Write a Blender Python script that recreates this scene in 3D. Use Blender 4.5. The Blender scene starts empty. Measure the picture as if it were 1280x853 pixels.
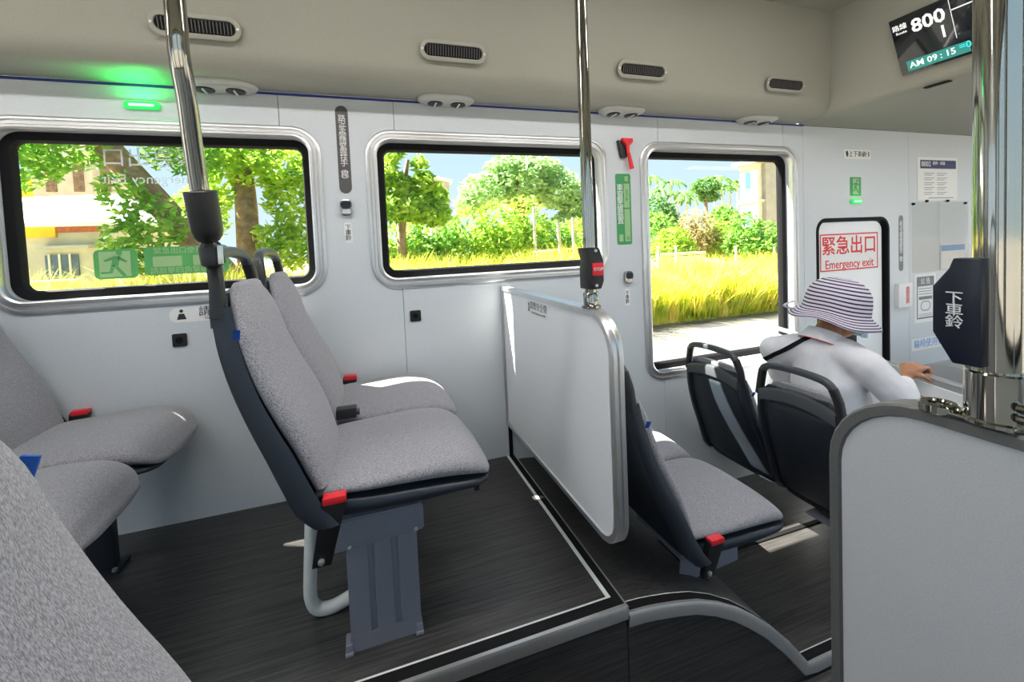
import bpy, bmesh, math, random
import numpy as np
from mathutils import Vector, Matrix

random.seed(7)
sc = bpy.context.scene
COL = sc.collection
PI = math.pi

# ------------------------------------------------------------------ camera
CAM_H = 1.10
F_PX, PX, PY = 534.99, 627.57, 329.03
YAW, PITCH, ROLL = 0.31354, 0.042144, -0.043768
def cam_axes():
    f = Vector((math.sin(YAW)*math.cos(PITCH), math.cos(YAW)*math.cos(PITCH), -math.sin(PITCH)))
    r = Vector((math.cos(YAW), -math.sin(YAW), 0))
    u = r.cross(f)
    c, s = math.cos(ROLL), math.sin(ROLL)
    return c*r + s*u, -s*r + c*u, f
_r, _u, _f = cam_axes()
cd = bpy.data.cameras.new('camera')
cam = bpy.data.objects.new('camera', cd)
COL.objects.link(cam)
cd.sensor_width = 36.0
cd.lens = F_PX/1280*36
cd.shift_x = (640-PX)/1280
cd.shift_y = (PY-426.5)/1280
cd.clip_start = 0.02
cd.clip_end = 500
cam.matrix_world = Matrix(((_r.x, _u.x, -_f.x, 0), (_r.y, _u.y, -_f.y, 0), (_r.z, _u.z, -_f.z, CAM_H), (0, 0, 0, 1)))
sc.camera = cam

# ------------------------------------------------------------------ sky, sun, exposure
SUN_DIR = Vector((-0.42, 0.185, 0.60)).normalized()      # towards the sun
world = bpy.data.worlds.new('sky')
sc.world = world
world.use_nodes = True
wn = world.node_tree.nodes
wl = world.node_tree.links
bg = wn['Background']
wtc = wn.new('ShaderNodeTexCoord')
wsp = wn.new('ShaderNodeSeparateXYZ')
wl.new(wtc.outputs['Generated'], wsp.inputs[0])
wr = wn.new('ShaderNodeValToRGB')                     # clear morning sky: pale at the horizon, bluer overhead
we = wr.color_ramp.elements
we[0].position, we[0].color = 0.0, (0.66, 0.80, 0.92, 1)
we[1].position, we[1].color = 1.0, (0.34, 0.54, 0.88, 1)
wm = we.new(0.25); wm.color = (0.52, 0.73, 0.94, 1)
wl.new(wsp.outputs['Z'], wr.inputs[0])
wl.new(wr.outputs[0], bg.inputs[0])
bg.inputs[1].default_value = 1.04
sd = bpy.data.lights.new('sun', 'SUN')
sd.energy = 40.0
sd.angle = math.radians(0.6)
sd.color = (1.0, 0.95, 0.86)
sun = bpy.data.objects.new('sun', sd)
COL.objects.link(sun)
sun.rotation_euler = SUN_DIR.to_track_quat('Z', 'Y').to_euler()
sun.location = (0, 0, 30)
sc.view_settings.view_transform = 'Standard'
sc.view_settings.look = 'None'
sc.view_settings.exposure = 0.56
sc.view_settings.gamma = 1.0
sc.view_settings.use_curve_mapping = False
sc.cycles.use_denoising = True
sc.cycles.max_bounces = 10
sc.cycles.diffuse_bounces = 5
sc.cycles.transparent_max_bounces = 16
sc.cycles.sample_clamp_indirect = 8

# ------------------------------------------------------------------ materials
M = {}
def nodes_of(name):
    m = bpy.data.materials.new(name)
    m.use_nodes = True
    return m, m.node_tree.nodes, m.node_tree.links
def mat(name, col, rough=0.5, metal=0.0, noise=0.0, nscale=40.0, bump=0.0, bscale=300.0, stretch=None, spec=0.5, emit=None, estr=0.0, coat=0.0):
    m, n, l = nodes_of(name)
    b = n['Principled BSDF']
    b.inputs['Base Color'].default_value = (*col, 1)
    b.inputs['Roughness'].default_value = rough
    b.inputs['Metallic'].default_value = metal
    b.inputs['Specular IOR Level'].default_value = spec
    b.inputs['Coat Weight'].default_value = coat
    if emit:
        b.inputs['Emission Color'].default_value = (*emit, 1)
        b.inputs['Emission Strength'].default_value = estr
    tc = n.new('ShaderNodeTexCoord')
    vec = tc.outputs['Object']
    if stretch:
        mp = n.new('ShaderNodeMapping')
        mp.inputs['Scale'].default_value = stretch
        l.new(vec, mp.inputs[0])
        vec = mp.outputs[0]
    if noise:
        t = n.new('ShaderNodeTexNoise')
        t.inputs['Scale'].default_value = nscale
        t.inputs['Detail'].default_value = 4
        l.new(vec, t.inputs['Vector'])
        r = n.new('ShaderNodeValToRGB')
        r.color_ramp.elements[0].position = 0.3
        r.color_ramp.elements[1].position = 0.7
        r.color_ramp.elements[0].color = (*[max(0, c*(1-noise)) for c in col], 1)
        r.color_ramp.elements[1].color = (*[min(1, c*(1+noise)) for c in col], 1)
        l.new(t.outputs['Fac'], r.inputs[0])
        l.new(r.outputs[0], b.inputs['Base Color'])
    if bump:
        t2 = n.new('ShaderNodeTexNoise')
        t2.inputs['Scale'].default_value = bscale
        l.new(vec, t2.inputs['Vector'])
        bp = n.new('ShaderNodeBump')
        bp.inputs['Strength'].default_value = bump
        bp.inputs['Distance'].default_value = 0.002
        l.new(t2.outputs['Fac'], bp.inputs['Height'])
        l.new(bp.outputs[0], b.inputs['Normal'])
    M[name] = m
    return m

mat('wall_panel', (0.60, 0.635, 0.665), 0.42, noise=0.03, nscale=200, bump=0.15, bscale=350)
mat('duct_panel', (0.335, 0.328, 0.272), 0.55, noise=0.05, nscale=260, bump=0.25, bscale=320)
mat('joint', (0.10, 0.10, 0.10), 0.7, noise=0.1)
mat('blue_trim', (0.015, 0.03, 0.20), 0.45, noise=0.08)
mat('aluminium', (0.66, 0.66, 0.66), 0.33, 0.85, noise=0.03, nscale=60)
mat('brushed_grey', (0.40, 0.40, 0.41), 0.45, 0.6, noise=0.05, nscale=120)
mat('chrome', (0.40, 0.385, 0.34), 0.08, 1.0, noise=0.02)
mat('rubber', (0.006, 0.006, 0.007), 0.7, noise=0.1, spec=0.2)
mat('black_plastic', (0.012, 0.012, 0.013), 0.38, noise=0.1, bump=0.1)
mat('shell', (0.017, 0.023, 0.034), 0.42, noise=0.1, nscale=300, bump=0.2, bscale=500)
mat('shell_panel', (0.020, 0.027, 0.038), 0.5, noise=0.1, nscale=300, bump=0.25, bscale=500)
mat('handle_plastic', (0.060, 0.066, 0.074), 0.40, noise=0.1, nscale=300, bump=0.2, bscale=500)
mat('pedestal_paint', (0.23, 0.24, 0.29), 0.55, 0.1, noise=0.10, nscale=400, bump=0.2, bscale=500)
mat('loop_paint', (0.68, 0.71, 0.69), 0.5, noise=0.04)
mat('panel_white', (0.82, 0.83, 0.85), 0.30, noise=0.03, nscale=200, bump=0.05)
mat('nozzle_plastic', (0.50, 0.50, 0.47), 0.4, noise=0.03)
mat('panel_grey', (0.50, 0.51, 0.53), 0.40, noise=0.05, nscale=500, bump=0.15, bscale=500)
mat('edge_grey', (0.125, 0.125, 0.123), 0.5, 0.2, noise=0.06, nscale=300, bump=0.2)
mat('red_button', (0.75, 0.02, 0.03), 0.35, noise=0.05)
mat('red_ink', (0.72, 0.03, 0.035), 0.6, noise=0.04)
mat('tag_blue', (0.01, 0.09, 0.42), 0.7, noise=0.15, nscale=600)
mat('ink', (0.02, 0.02, 0.022), 0.6, noise=0.1)
mat('ink_grey', (0.20, 0.20, 0.21), 0.6, noise=0.1)
mat('ink_blue', (0.18, 0.36, 0.68), 0.6, noise=0.1)
mat('ink_navy', (0.03, 0.045, 0.13), 0.6, noise=0.1)
mat('white_ink', (0.80, 0.80, 0.80), 0.5, noise=0.02)
mat('paper', (0.80, 0.80, 0.79), 0.6, noise=0.02)
mat('sticker_grey', (0.085, 0.080, 0.078), 0.5, noise=0.08)
mat('sticker_green', (0.05, 0.30, 0.10), 0.5, noise=0.06)
mat('sticker_pale', (0.30, 0.52, 0.24), 0.5, noise=0.06)
mat('navy_box', (0.008, 0.010, 0.022), 0.28, noise=0.1)
mat('screen_black', (0.010, 0.012, 0.015), 0.10, noise=0.1, coat=0.3)
mat('screen_teal', (0.02, 0.20, 0.17), 0.3, noise=0.02, emit=(0.03, 0.32, 0.27), estr=0.35)
mat('screen_white', (0.8, 0.8, 0.8), 0.3, noise=0.02, emit=(1, 1, 1), estr=0.45)
mat('screen_cyan', (0.05, 0.6, 0.65), 0.3, noise=0.02, emit=(0.05, 0.9, 0.95), estr=0.4)
mat('fill_glow', (0.9, 0.9, 0.9), 0.4, noise=0.01, emit=(1.0, 0.97, 0.95), estr=20.0)  # emission for the fill lights added out of view
mat('led_green', (0.02, 0.5, 0.12), 0.3, noise=0.02, emit=(0.01, 0.8, 0.10), estr=0.45)
mat('led_core', (0.6, 1.0, 0.7), 0.3, noise=0.02, emit=(0.25, 1.0, 0.40), estr=0.9)
mat('skin', (0.50, 0.235, 0.13), 0.5, noise=0.10, nscale=30, bump=0.1)
mat('shirt', (0.78, 0.77, 0.80), 0.85, noise=0.04, nscale=25, bump=0.3, bscale=60)
mat('mask', (0.40, 0.62, 0.75), 0.8, noise=0.05)
mat('trousers', (0.03, 0.03, 0.035), 0.85, noise=0.1)
mat('hair', (0.03, 0.02, 0.016), 0.6, noise=0.2)
mat('concrete', (0.105, 0.100, 0.090), 0.9, noise=0.10, nscale=3, bump=0.3, bscale=60)
mat('asphalt_patch', (0.055, 0.053, 0.052), 0.9, noise=0.15, nscale=20)
mat('earth', (0.30, 0.24, 0.10), 0.95, noise=0.3, nscale=2)
mat('field_green', (0.105, 0.098, 0.09), 0.95, noise=0.3, nscale=1)
mat('bark', (0.22, 0.15, 0.10), 0.9, noise=0.35, nscale=8, bump=0.6, bscale=30)
mat('pale_bark', (0.48, 0.44, 0.36), 0.9, noise=0.2, nscale=10)
mat('plaster', (0.55, 0.51, 0.42), 0.9, noise=0.15, nscale=1.5)
mat('plaster_white', (0.66, 0.63, 0.56), 0.9, noise=0.08, nscale=2)
mat('plaster_grey', (0.42, 0.41, 0.39), 0.9, noise=0.12, nscale=1.5)
mat('roof_white', (0.85, 0.85, 0.87), 0.6, noise=0.03, nscale=3)
mat('brick_red', (0.42, 0.12, 0.07), 0.9, noise=0.2, nscale=12)
mat('banner_yellow', (0.80, 0.52, 0.03), 0.7, noise=0.1, nscale=6)
mat('pane_dark', (0.10, 0.14, 0.20), 0.2, noise=0.3, nscale=4)
mat('pane_blue', (0.05, 0.28, 0.50), 0.2, noise=0.1)
mat('green_paint', (0.45, 0.62, 0.50), 0.7, noise=0.1)

def floor_mat():
    m, n, l = nodes_of('wood_vinyl')
    b = n['Principled BSDF']
    tc = n.new('ShaderNodeTexCoord')
    mp = n.new('ShaderNodeMapping')
    mp.inputs['Scale'].default_value = (2.2, 95, 95)
    l.new(tc.outputs['Object'], mp.inputs[0])
    t = n.new('ShaderNodeTexNoise')
    t.inputs['Scale'].default_value = 2.0
    t.inputs['Detail'].default_value = 6
    t.inputs['Roughness'].default_value = 0.65
    l.new(mp.outputs[0], t.inputs['Vector'])
    r = n.new('ShaderNodeValToRGB')
    e = r.color_ramp.elements
    e[0].position, e[0].color = 0.32, (0.014, 0.0135, 0.013, 1)
    e[1].position, e[1].color = 0.74, (0.095, 0.089, 0.086, 1)
    l.new(t.outputs['Fac'], r.inputs[0])
    l.new(r.outputs[0], b.inputs['Base Color'])
    b.inputs['Roughness'].default_value = 0.38
    bp = n.new('ShaderNodeBump')
    bp.inputs['Strength'].default_value = 0.25
    bp.inputs['Distance'].default_value = 0.002
    l.new(t.outputs['Fac'], bp.inputs['Height'])
    l.new(bp.outputs[0], b.inputs['Normal'])
    M['wood_vinyl'] = m
floor_mat()

def fabric_mat():
    m, n, l = nodes_of('fabric')
    b = n['Principled BSDF']
    tc = n.new('ShaderNodeTexCoord')
    mp = n.new('ShaderNodeMapping')
    mp.inputs['Scale'].default_value = (1.0, 3.2, 1.0)
    l.new(tc.outputs['Object'], mp.inputs[0])
    t = n.new('ShaderNodeTexNoise')
    t.inputs['Scale'].default_value = 260
    t.inputs['Detail'].default_value = 4
    l.new(mp.outputs[0], t.inputs['Vector'])
    r = n.new('ShaderNodeValToRGB')
    e = r.color_ramp.elements
    e[0].position, e[0].color = 0.36, (0.175, 0.170, 0.185, 1)
    e[1].position, e[1].color = 0.64, (0.42, 0.408, 0.438, 1)
    l.new(t.outputs['Fac'], r.inputs[0])
    l.new(r.outputs[0], b.inputs['Base Color'])
    b.inputs['Roughness'].default_value = 0.92
    b.inputs['Specular IOR Level'].default_value = 0.2
    b.inputs['Sheen Weight'].default_value = 0.25
    b.inputs['Sheen Roughness'].default_value = 0.5
    t2 = n.new('ShaderNodeTexNoise')
    t2.inputs['Scale'].default_value = 420
    l.new(mp.outputs[0], t2.inputs['Vector'])
    bp = n.new('ShaderNodeBump')
    bp.inputs['Strength'].default_value = 0.35
    bp.inputs['Distance'].default_value = 0.002
    l.new(t2.outputs['Fac'], bp.inputs['Height'])
    l.new(bp.outputs[0], b.inputs['Normal'])
    M['fabric'] = m
fabric_mat()

def glass_mat(name, tint, refl=1.0):
    m, n, l = nodes_of(name)
    for x in list(n):
        if x.type == 'BSDF_PRINCIPLED':
            n.remove(x)
    out = [x for x in n if x.type == 'OUTPUT_MATERIAL'][0]
    tr = n.new('ShaderNodeBsdfTransparent')
    tr.inputs[0].default_value = (*tint, 1)
    gl = n.new('ShaderNodeBsdfGlossy')
    gl.inputs['Roughness'].default_value = 0.02
    gl.inputs['Color'].default_value = (0.9*refl, 0.9*refl, 0.9*refl, 1)
    lw = n.new('ShaderNodeLayerWeight')
    lw.inputs['Blend'].default_value = 0.5
    pw = n.new('ShaderNodeMath'); pw.operation = 'POWER'; pw.inputs[1].default_value = 4.0
    l.new(lw.outputs['Facing'], pw.inputs[0])
    fr = n.new('ShaderNodeMath'); fr.operation = 'MULTIPLY_ADD'; fr.inputs[1].default_value = 0.5; fr.inputs[2].default_value = 0.025
    l.new(pw.outputs[0], fr.inputs[0])
    mx = n.new('ShaderNodeMixShader')
    l.new(fr.outputs[0], mx.inputs[0])
    l.new(tr.outputs[0], mx.inputs[1])
    l.new(gl.outputs[0], mx.inputs[2])
    l.new(mx.outputs[0], out.inputs[0])
    M[name] = m
glass_mat('tinted_glass', (0.90, 0.91, 0.90), 0.15)
glass_mat('clear_glass', (0.95, 0.96, 0.95))
glass_mat('acrylic', (0.97, 0.965, 0.95), 0.35)
glass_mat('etched_letters', (0.92, 0.92, 0.92))
def film_mat(name, col, alpha):
    m, n, l = nodes_of(name)
    b = n['Principled BSDF']
    b.inputs['Base Color'].default_value = (*col, 1)
    b.inputs['Roughness'].default_value = 0.5
    out = [x for x in n if x.type == 'OUTPUT_MATERIAL'][0]
    tr = n.new('ShaderNodeBsdfTransparent')
    tr.inputs[0].default_value = (min(1, col[0]*2+0.1), min(1, col[1]*1.6+0.1), min(1, col[2]*2+0.1), 1)
    t = n.new('ShaderNodeTexNoise')
    t.inputs['Scale'].default_value = 90
    mth = n.new('ShaderNodeMath')
    mth.operation = 'MULTIPLY_ADD'
    mth.inputs[1].default_value = 0.1
    mth.inputs[2].default_value = alpha-0.05
    l.new(t.outputs['Fac'], mth.inputs[0])
    mx = n.new('ShaderNodeMixShader')
    l.new(mth.outputs[0], mx.inputs[0])
    l.new(tr.outputs[0], mx.inputs[1])
    l.new(b.outputs[0], mx.inputs[2])
    l.new(mx.outputs[0], out.inputs[0])
    M[name] = m
film_mat('film_green', (0.12, 0.42, 0.14), 0.75)
film_mat('film_pale', (0.40, 0.60, 0.30), 0.75)
film_mat('film_white', (0.75, 0.78, 0.78), 0.55)

def leaf_mat(name, c1, c2, c3, scale=1.2):
    m, n, l = nodes_of(name)
    b = n['Principled BSDF']
    out = [x for x in n if x.type == 'OUTPUT_MATERIAL'][0]
    tc = n.new('ShaderNodeTexCoord')
    t = n.new('ShaderNodeTexNoise')
    t.inputs['Scale'].default_value = scale*4
    t.inputs['Detail'].default_value = 5
    l.new(tc.outputs['Object'], t.inputs['Vector'])
    r = n.new('ShaderNodeValToRGB')
    e = r.color_ramp.elements
    e[0].position, e[0].color = 0.33, (*c1, 1)
    e[1].position, e[1].color = 0.70, (*c3, 1)
    x = r.color_ramp.elements.new(0.52)
    x.color = (*c2, 1)
    l.new(t.outputs['Fac'], r.inputs[0])
    l.new(r.outputs[0], b.inputs['Base Color'])
    b.inputs['Roughness'].default_value = 0.6
    tl = n.new('ShaderNodeBsdfTranslucent')
    l.new(r.outputs[0], tl.inputs[0])
    mx = n.new('ShaderNodeMixShader')
    mx.inputs[0].default_value = 0.58
    l.new(b.outputs[0], mx.inputs[1])
    l.new(tl.outputs[0], mx.inputs[2])
    l.new(mx.outputs[0], out.inputs[0])
    M[name] = m
leaf_mat('leaf_green', (0.08, 0.22, 0.03), (0.20, 0.42, 0.06), (0.42, 0.62, 0.12))
leaf_mat('leaf_bright', (0.16, 0.34, 0.03), (0.36, 0.55, 0.06), (0.62, 0.75, 0.14))
leaf_mat('leaf_dark', (0.05, 0.14, 0.04), (0.12, 0.28, 0.07), (0.30, 0.48, 0.16))
leaf_mat('leaf_dome', (0.22, 0.40, 0.14), (0.42, 0.62, 0.28), (0.66, 0.82, 0.44))
leaf_mat('leaf_dry', (0.26, 0.20, 0.08), (0.40, 0.34, 0.14), (0.52, 0.50, 0.22))
leaf_mat('grass_yellow', (0.40, 0.52, 0.04), (0.80, 0.77, 0.09), (0.98, 0.86, 0.30), 0.7)

def hat_mat():
    m, n, l = nodes_of('striped_cotton')
    b = n['Principled BSDF']
    at = n.new('ShaderNodeUVMap')
    sp = n.new('ShaderNodeSeparateXYZ')
    l.new(at.outputs[0], sp.inputs[0])
    mu = n.new('ShaderNodeMath'); mu.operation = 'FRACT'
    l.new(sp.outputs['Y'], mu.inputs[0])
    gt = n.new('ShaderNodeMath'); gt.operation = 'GREATER_THAN'; gt.inputs[1].default_value = 0.62
    l.new(mu.outputs[0], gt.inputs[0])
    mx = n.new('ShaderNodeMix'); mx.data_type = 'RGBA'
    l.new(gt.outputs[0], mx.inputs['Factor'])
    mx.inputs['A'].default_value = (0.66, 0.60, 0.70, 1)
    mx.inputs['B'].default_value = (0.02, 0.018, 0.045, 1)
    l.new(mx.outputs['Result'], b.inputs['Base Color'])
    b.inputs['Roughness'].default_value = 0.9
    M['striped_cotton'] = m
hat_mat()

# ------------------------------------------------------------------ mesh helpers
class MB:
    """collects geometry in world (or local) coordinates"""
    def __init__(s):
        s.v, s.f = [], []
    def add(s, vs, fs):
        o = len(s.v)
        s.v += [tuple(p) for p in vs]
        s.f += [tuple(i+o for i in f) for f in fs]
        return s
    def box(s, x0, x1, y0, y1, z0, z1):
        v = [(x, y, z) for x in (x0, x1) for y in (y0, y1) for z in (z0, z1)]
        return s.add(v, [(0, 1, 3, 2), (4, 6, 7, 5), (0, 4, 5, 1), (2, 3, 7, 6), (0, 2, 6, 4), (1, 5, 7, 3)])
    def tube(s, path, r, seg=16, cap=True, squash=None):
        P = [Vector(p) for p in path]
        R = r if isinstance(r, (list, tuple)) else [r]*len(P)
        vs, fs = [], []
        up = None
        for i, p in enumerate(P):
            t = (P[min(i+1, len(P)-1)] - P[max(i-1, 0)]).normalized()
            if up is None:
                a = Vector((0, 0, 1)) if abs(t.z) < 0.9 else Vector((1, 0, 0))
                up = t.cross(a).normalized()
            up = (up - t*up.dot(t)).normalized()
            w = t.cross(up)
            for k in range(seg):
                a = 2*PI*k/seg
                sx = squash if squash else 1.0
                vs.append(p + R[i]*(math.cos(a)*up + sx*math.sin(a)*w))
        for i in range(len(P)-1):
            for k in range(seg):
                k2 = (k+1) % seg
                fs.append((i*seg+k, i*seg+k2, (i+1)*seg+k2, (i+1)*seg+k))
        if cap:
            fs.append(tuple(range(seg))[::-1])
            fs.append(tuple((len(P)-1)*seg+k for k in range(seg)))
        return s.add(vs, fs)
    def lathe(s, c, prof, axis='Z', seg=24, cap=True):
        vs, fs = [], []
        c = Vector(c)
        for (r, h) in prof:
            for k in range(seg):
                a = 2*PI*k/seg
                if axis == 'Z': d = Vector((r*math.cos(a), r*math.sin(a), h))
                elif axis == 'Y': d = Vector((r*math.cos(a), h, r*math.sin(a)))
                else: d = Vector((h, r*math.cos(a), r*math.sin(a)))
                vs.append(c+d)
        n = len(prof)
        for i in range(n-1):
            for k in range(seg):
                k2 = (k+1) % seg
                fs.append((i*seg+k, i*seg+k2, (i+1)*seg+k2, (i+1)*seg+k))
        if cap:
            fs.append(tuple(range(seg))[::-1])
            fs.append(tuple((n-1)*seg+k for k in range(seg)))
        return s.add(vs, fs)
    def prism(s, poly, axis, a, b):
        """poly of 2D points, extruded along axis from a to b. axis X: (y,z); Y: (x,z); Z: (x,y)"""
        def pt(p, h):
            return (h, p[0], p[1]) if axis == 'X' else (p[0], h, p[1]) if axis == 'Y' else (p[0], p[1], h)
        n = len(poly)
        vs = [pt(p, a) for p in poly] + [pt(p, b) for p in poly]
        fs = [tuple(range(n))[::-1], tuple(range(n, 2*n))]
        fs += [(i, (i+1) % n, n+(i+1) % n, n+i) for i in range(n)]
        return s.add(vs, fs)
    def loft(s, rings, cap=True, closed=True):
        n = len(rings[0])
        vs = [p for r in rings for p in r]
        fs = []
        for i in range(len(rings)-1):
            for k in range(n if closed else n-1):
                k2 = (k+1) % n
                fs.append((i*n+k, i*n+k2, (i+1)*n+k2, (i+1)*n+k))
        if cap:
            fs.append(tuple(range(n))[::-1])
            fs.append(tuple((len(rings)-1)*n+k for k in range(n)))
        return s.add(vs, fs)
    def ringsweep(s, paths):
        """paths: list of closed loops with equal counts, joined one after another, last joined to first"""
        n = len(paths[0])
        vs = [p for r in paths for p in r]
        fs = []
        m = len(paths)
        for i in range(m):
            j = (i+1) % m
            for k in range(n):
                k2 = (k+1) % n
                fs.append((i*n+k, i*n+k2, j*n+k2, j*n+k))
        return s.add(vs, fs)
    def bm(s):
        b = bmesh.new()
        vs = [b.verts.new(p) for p in s.v]
        for f in s.f:
            try: b.faces.new([vs[i] for i in f])
            except ValueError: pass
        bmesh.ops.recalc_face_normals(b, faces=b.faces)
        return b

def finish(name, me, material, parent=None, local=False, smooth=True, angle=35, origin=None):
    """link a mesh given in world coordinates (or in the parent's, when local)"""
    if isinstance(material, str): material = M[material]
    me.materials.clear()
    me.materials.append(material)
    o = bpy.data.objects.new(name, me)
    COL.objects.link(o)
    if parent is not None:
        o.parent = parent
        if not local:
            me.transform(Matrix.Translation(-parent_loc(parent)))
    else:
        if origin is None:
            xs = np.array([v.co[:] for v in me.vertices])
            lo, hi = xs.min(0), xs.max(0)
            origin = Vector(((lo[0]+hi[0])/2, (lo[1]+hi[1])/2, lo[2]))
        origin = Vector(origin)
        me.transform(Matrix.Translation(-origin))
        o.location = origin
    if smooth:
        me.polygons.foreach_set('use_smooth', [True]*len(me.polygons))
        try: me.set_sharp_from_angle(angle=math.radians(angle))
        except Exception: pass
    return o
def parent_loc(p):
    v = Vector((0, 0, 0))
    while p is not None:
        v = v + p.location
        p = p.parent
    return v
def obj(name, mb, material, parent=None, local=False, bevel=0.0, bseg=2, subsurf=0, smooth=True, angle=35, origin=None):
    b = mb.bm() if isinstance(mb, MB) else mb
    if bevel:
        es = [e for e in b.edges if len(e.link_faces) == 2 and e.calc_face_angle(0) > math.radians(28)]
        bmesh.ops.bevel(b, geom=es, offset=bevel, segments=bseg, profile=0.6, affect='EDGES', clamp_overlap=True)
    if subsurf:
        bmesh.ops.triangulate(b, faces=[f for f in b.faces if len(f.verts) > 4])
    me = bpy.data.meshes.new(name)
    b.to_mesh(me)
    b.free()
    if subsurf:
        me = subdivided(me, subsurf)
    return finish(name, me, material, parent, local, smooth, angle, origin)
def subdivided(me, lv):
    t = bpy.data.objects.new('tmp', me)
    COL.objects.link(t)
    md = t.modifiers.new('s', 'SUBSURF'); md.levels = lv; md.render_levels = lv
    return baked(t)
def baked(t):
    dg = bpy.context.evaluated_depsgraph_get()
    dg.update()
    me2 = bpy.data.meshes.new_from_object(t.evaluated_get(dg), depsgraph=dg)
    old = t.data
    bpy.data.objects.remove(t)
    return me2
def tag(o, label, cat, group=None):
    o['label'] = label; o['category'] = cat
    if group: o['group'] = group
    return o
def thing(name, label, cat, loc, group=None):
    o = bpy.data.objects.new(name, None)
    o.empty_display_size = 0.05
    COL.objects.link(o)
    o.location = loc
    return tag(o, label, cat, group)
def struct(o):
    o['kind'] = 'structure'
    return o
def copy_tree(o, parent=None):
    c = o.copy(); COL.objects.link(c)
    if parent is not None: c.parent = parent
    for ch in list(o.children): copy_tree(ch, c)
    return c

def rrect(x0, x1, z0, z1, r, n=8):
    """rounded rectangle points (2D), anticlockwise"""
    pts = []
    for (cx, cz, a0) in ((x1-r, z0+r, -PI/2), (x1-r, z1-r, 0), (x0+r, z1-r, PI/2), (x0+r, z0+r, PI)):
        for k in range(n+1):
            a = a0 + PI/2*k/n
            pts.append((cx+r*math.cos(a), cz+r*math.sin(a)))
    return pts
def ring(x0, x1, z0, z1, r, prof, n=8):
    """frame ring in the XZ plane: prof of (outward offset, y)"""
    mb = MB()
    loops = []
    for (o, y) in prof:
        loops.append([(p[0], y, p[1]) for p in rrect(x0-o, x1+o, z0-o, z1+o, max(0.002, r+o), n)])
    return mb.ringsweep(loops)
def slab_with_holes(outer, holes, y0, y1):
    b = bmesh.new()
    edges = []
    for loop in [outer]+holes:
        vs = [b.verts.new((p[0], y0, p[1])) for p in loop]
        for i in range(len(vs)):
            edges.append(b.edges.new((vs[i], vs[(i+1) % len(vs)])))
    bmesh.ops.triangle_fill(b, use_beauty=True, use_dissolve=False, edges=edges)
    r = bmesh.ops.extrude_face_region(b, geom=list(b.faces))
    for v in [g for g in r['geom'] if isinstance(g, bmesh.types.BMVert)]:
        v.co.y = y1
    bmesh.ops.recalc_face_normals(b, faces=b.faces)
    return b
def cut_between(b, xa, xb):
    c = b.copy()
    for (x, nx) in ((xa, -1), (xb, 1)):
        g = list(c.verts)+list(c.edges)+list(c.faces)
        r = bmesh.ops.bisect_plane(c, geom=g, plane_co=(x, 0, 0), plane_no=(nx, 0, 0), clear_outer=True)
        es = [e for e in r['geom_cut'] if isinstance(e, bmesh.types.BMEdge)]
        if es:
            try: bmesh.ops.holes_fill(c, edges=es, sides=0)
            except Exception: pass
    bmesh.ops.recalc_face_normals(c, faces=c.faces)
    return c

def text(name, body, size, loc, facing, material, parent=None, align='CENTER', thick=0.0006, space=1.0, sx=1.0, line=1.0, roll=0.0, label=None, bold=0.0):
    """flat lettering as mesh; facing 'Y' = read from the aisle on the left wall, 'X' = read from the rear, 'YM' = seen mirrored"""
    cu = bpy.data.curves.new(name, 'FONT')
    cu.body = body
    cu.size = size
    cu.align_x = align
    cu.align_y = 'CENTER'
    cu.extrude = thick
    cu.resolution_u = 2
    cu.offset = bold*size
    cu.space_character = space
    cu.space_line = line
    t = bpy.data.objects.new('tmp', cu)
    COL.objects.link(t)
    me = baked(t)
    me.name = name
    me.transform(Matrix.Diagonal((sx, 1, 1, 1)))
    if roll: me.transform(Matrix.Rotation(roll, 4, 'Z'))
    rot = {'Y': Matrix.Rotation(PI/2, 4, 'X'),
           'YM': Matrix.Rotation(PI/2, 4, 'X') @ Matrix.Diagonal((-1, 1, 1, 1)),
           'X': Matrix.Rotation(-PI/2, 4, 'Z') @ Matrix.Rotation(PI/2, 4, 'X')}[facing] if isinstance(facing, str) else facing
    me.transform(Matrix.Translation(Vector(loc)) @ rot)
    return finish(name, me, material, parent, smooth=False)

def moved(mb, mx):
    mb.v = [tuple(mx @ Vector(p)) for p in mb.v]
    return mb

# ================================================================== THE SETTING
WY = 2.088            # face of the left side wall
NY = -0.468           # face of the right side wall
XR, XF = -3.2, 6.6    # rear and front of the bus
SOFF = 1.805
LOW, AISLE = -0.448, -0.50

# ---- left wall: backing with joints, separate panels in front
WIN = {1: (-1.33, -0.154, 0.915, 1.66), 2: (0.037, 1.306, 0.915, 1.66), 3: (1.524, 2.736, 0.266, 1.655), 4: (5.00, 6.35, 0.20, 1.62)}
DOOR = (2.905, 3.64, -0.42, 1.185)
RO = 0.118
IN = 0.048
def hole(w, o=0.0):
    return rrect(w[0]+IN-o, w[1]-IN+o, w[2]+IN-o, w[3]-IN+o, RO-IN+o)
holes = [hole(w) for w in WIN.values()] + [rrect(*DOOR, 0.09)]
outer = [(XR, AISLE-0.05), (XF, AISLE-0.05), (XF, SOFF), (XR, SOFF)]
wall_left = struct(obj('wall_left', slab_with_holes(outer, holes, 2.101, 2.170), 'wall_panel', angle=30))
full = slab_with_holes(outer, holes, WY, 2.100)
cuts = [XR, -2.3, -0.314, 0.173, 1.654, 2.617, 2.793, 3.857, 5.6, XF]
for a, b in zip(cuts[:-1], cuts[1:]):
    obj('wall_panel', cut_between(full, a+0.0013, b-0.0013), 'wall_panel', wall_left, angle=30)
full.free()
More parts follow.
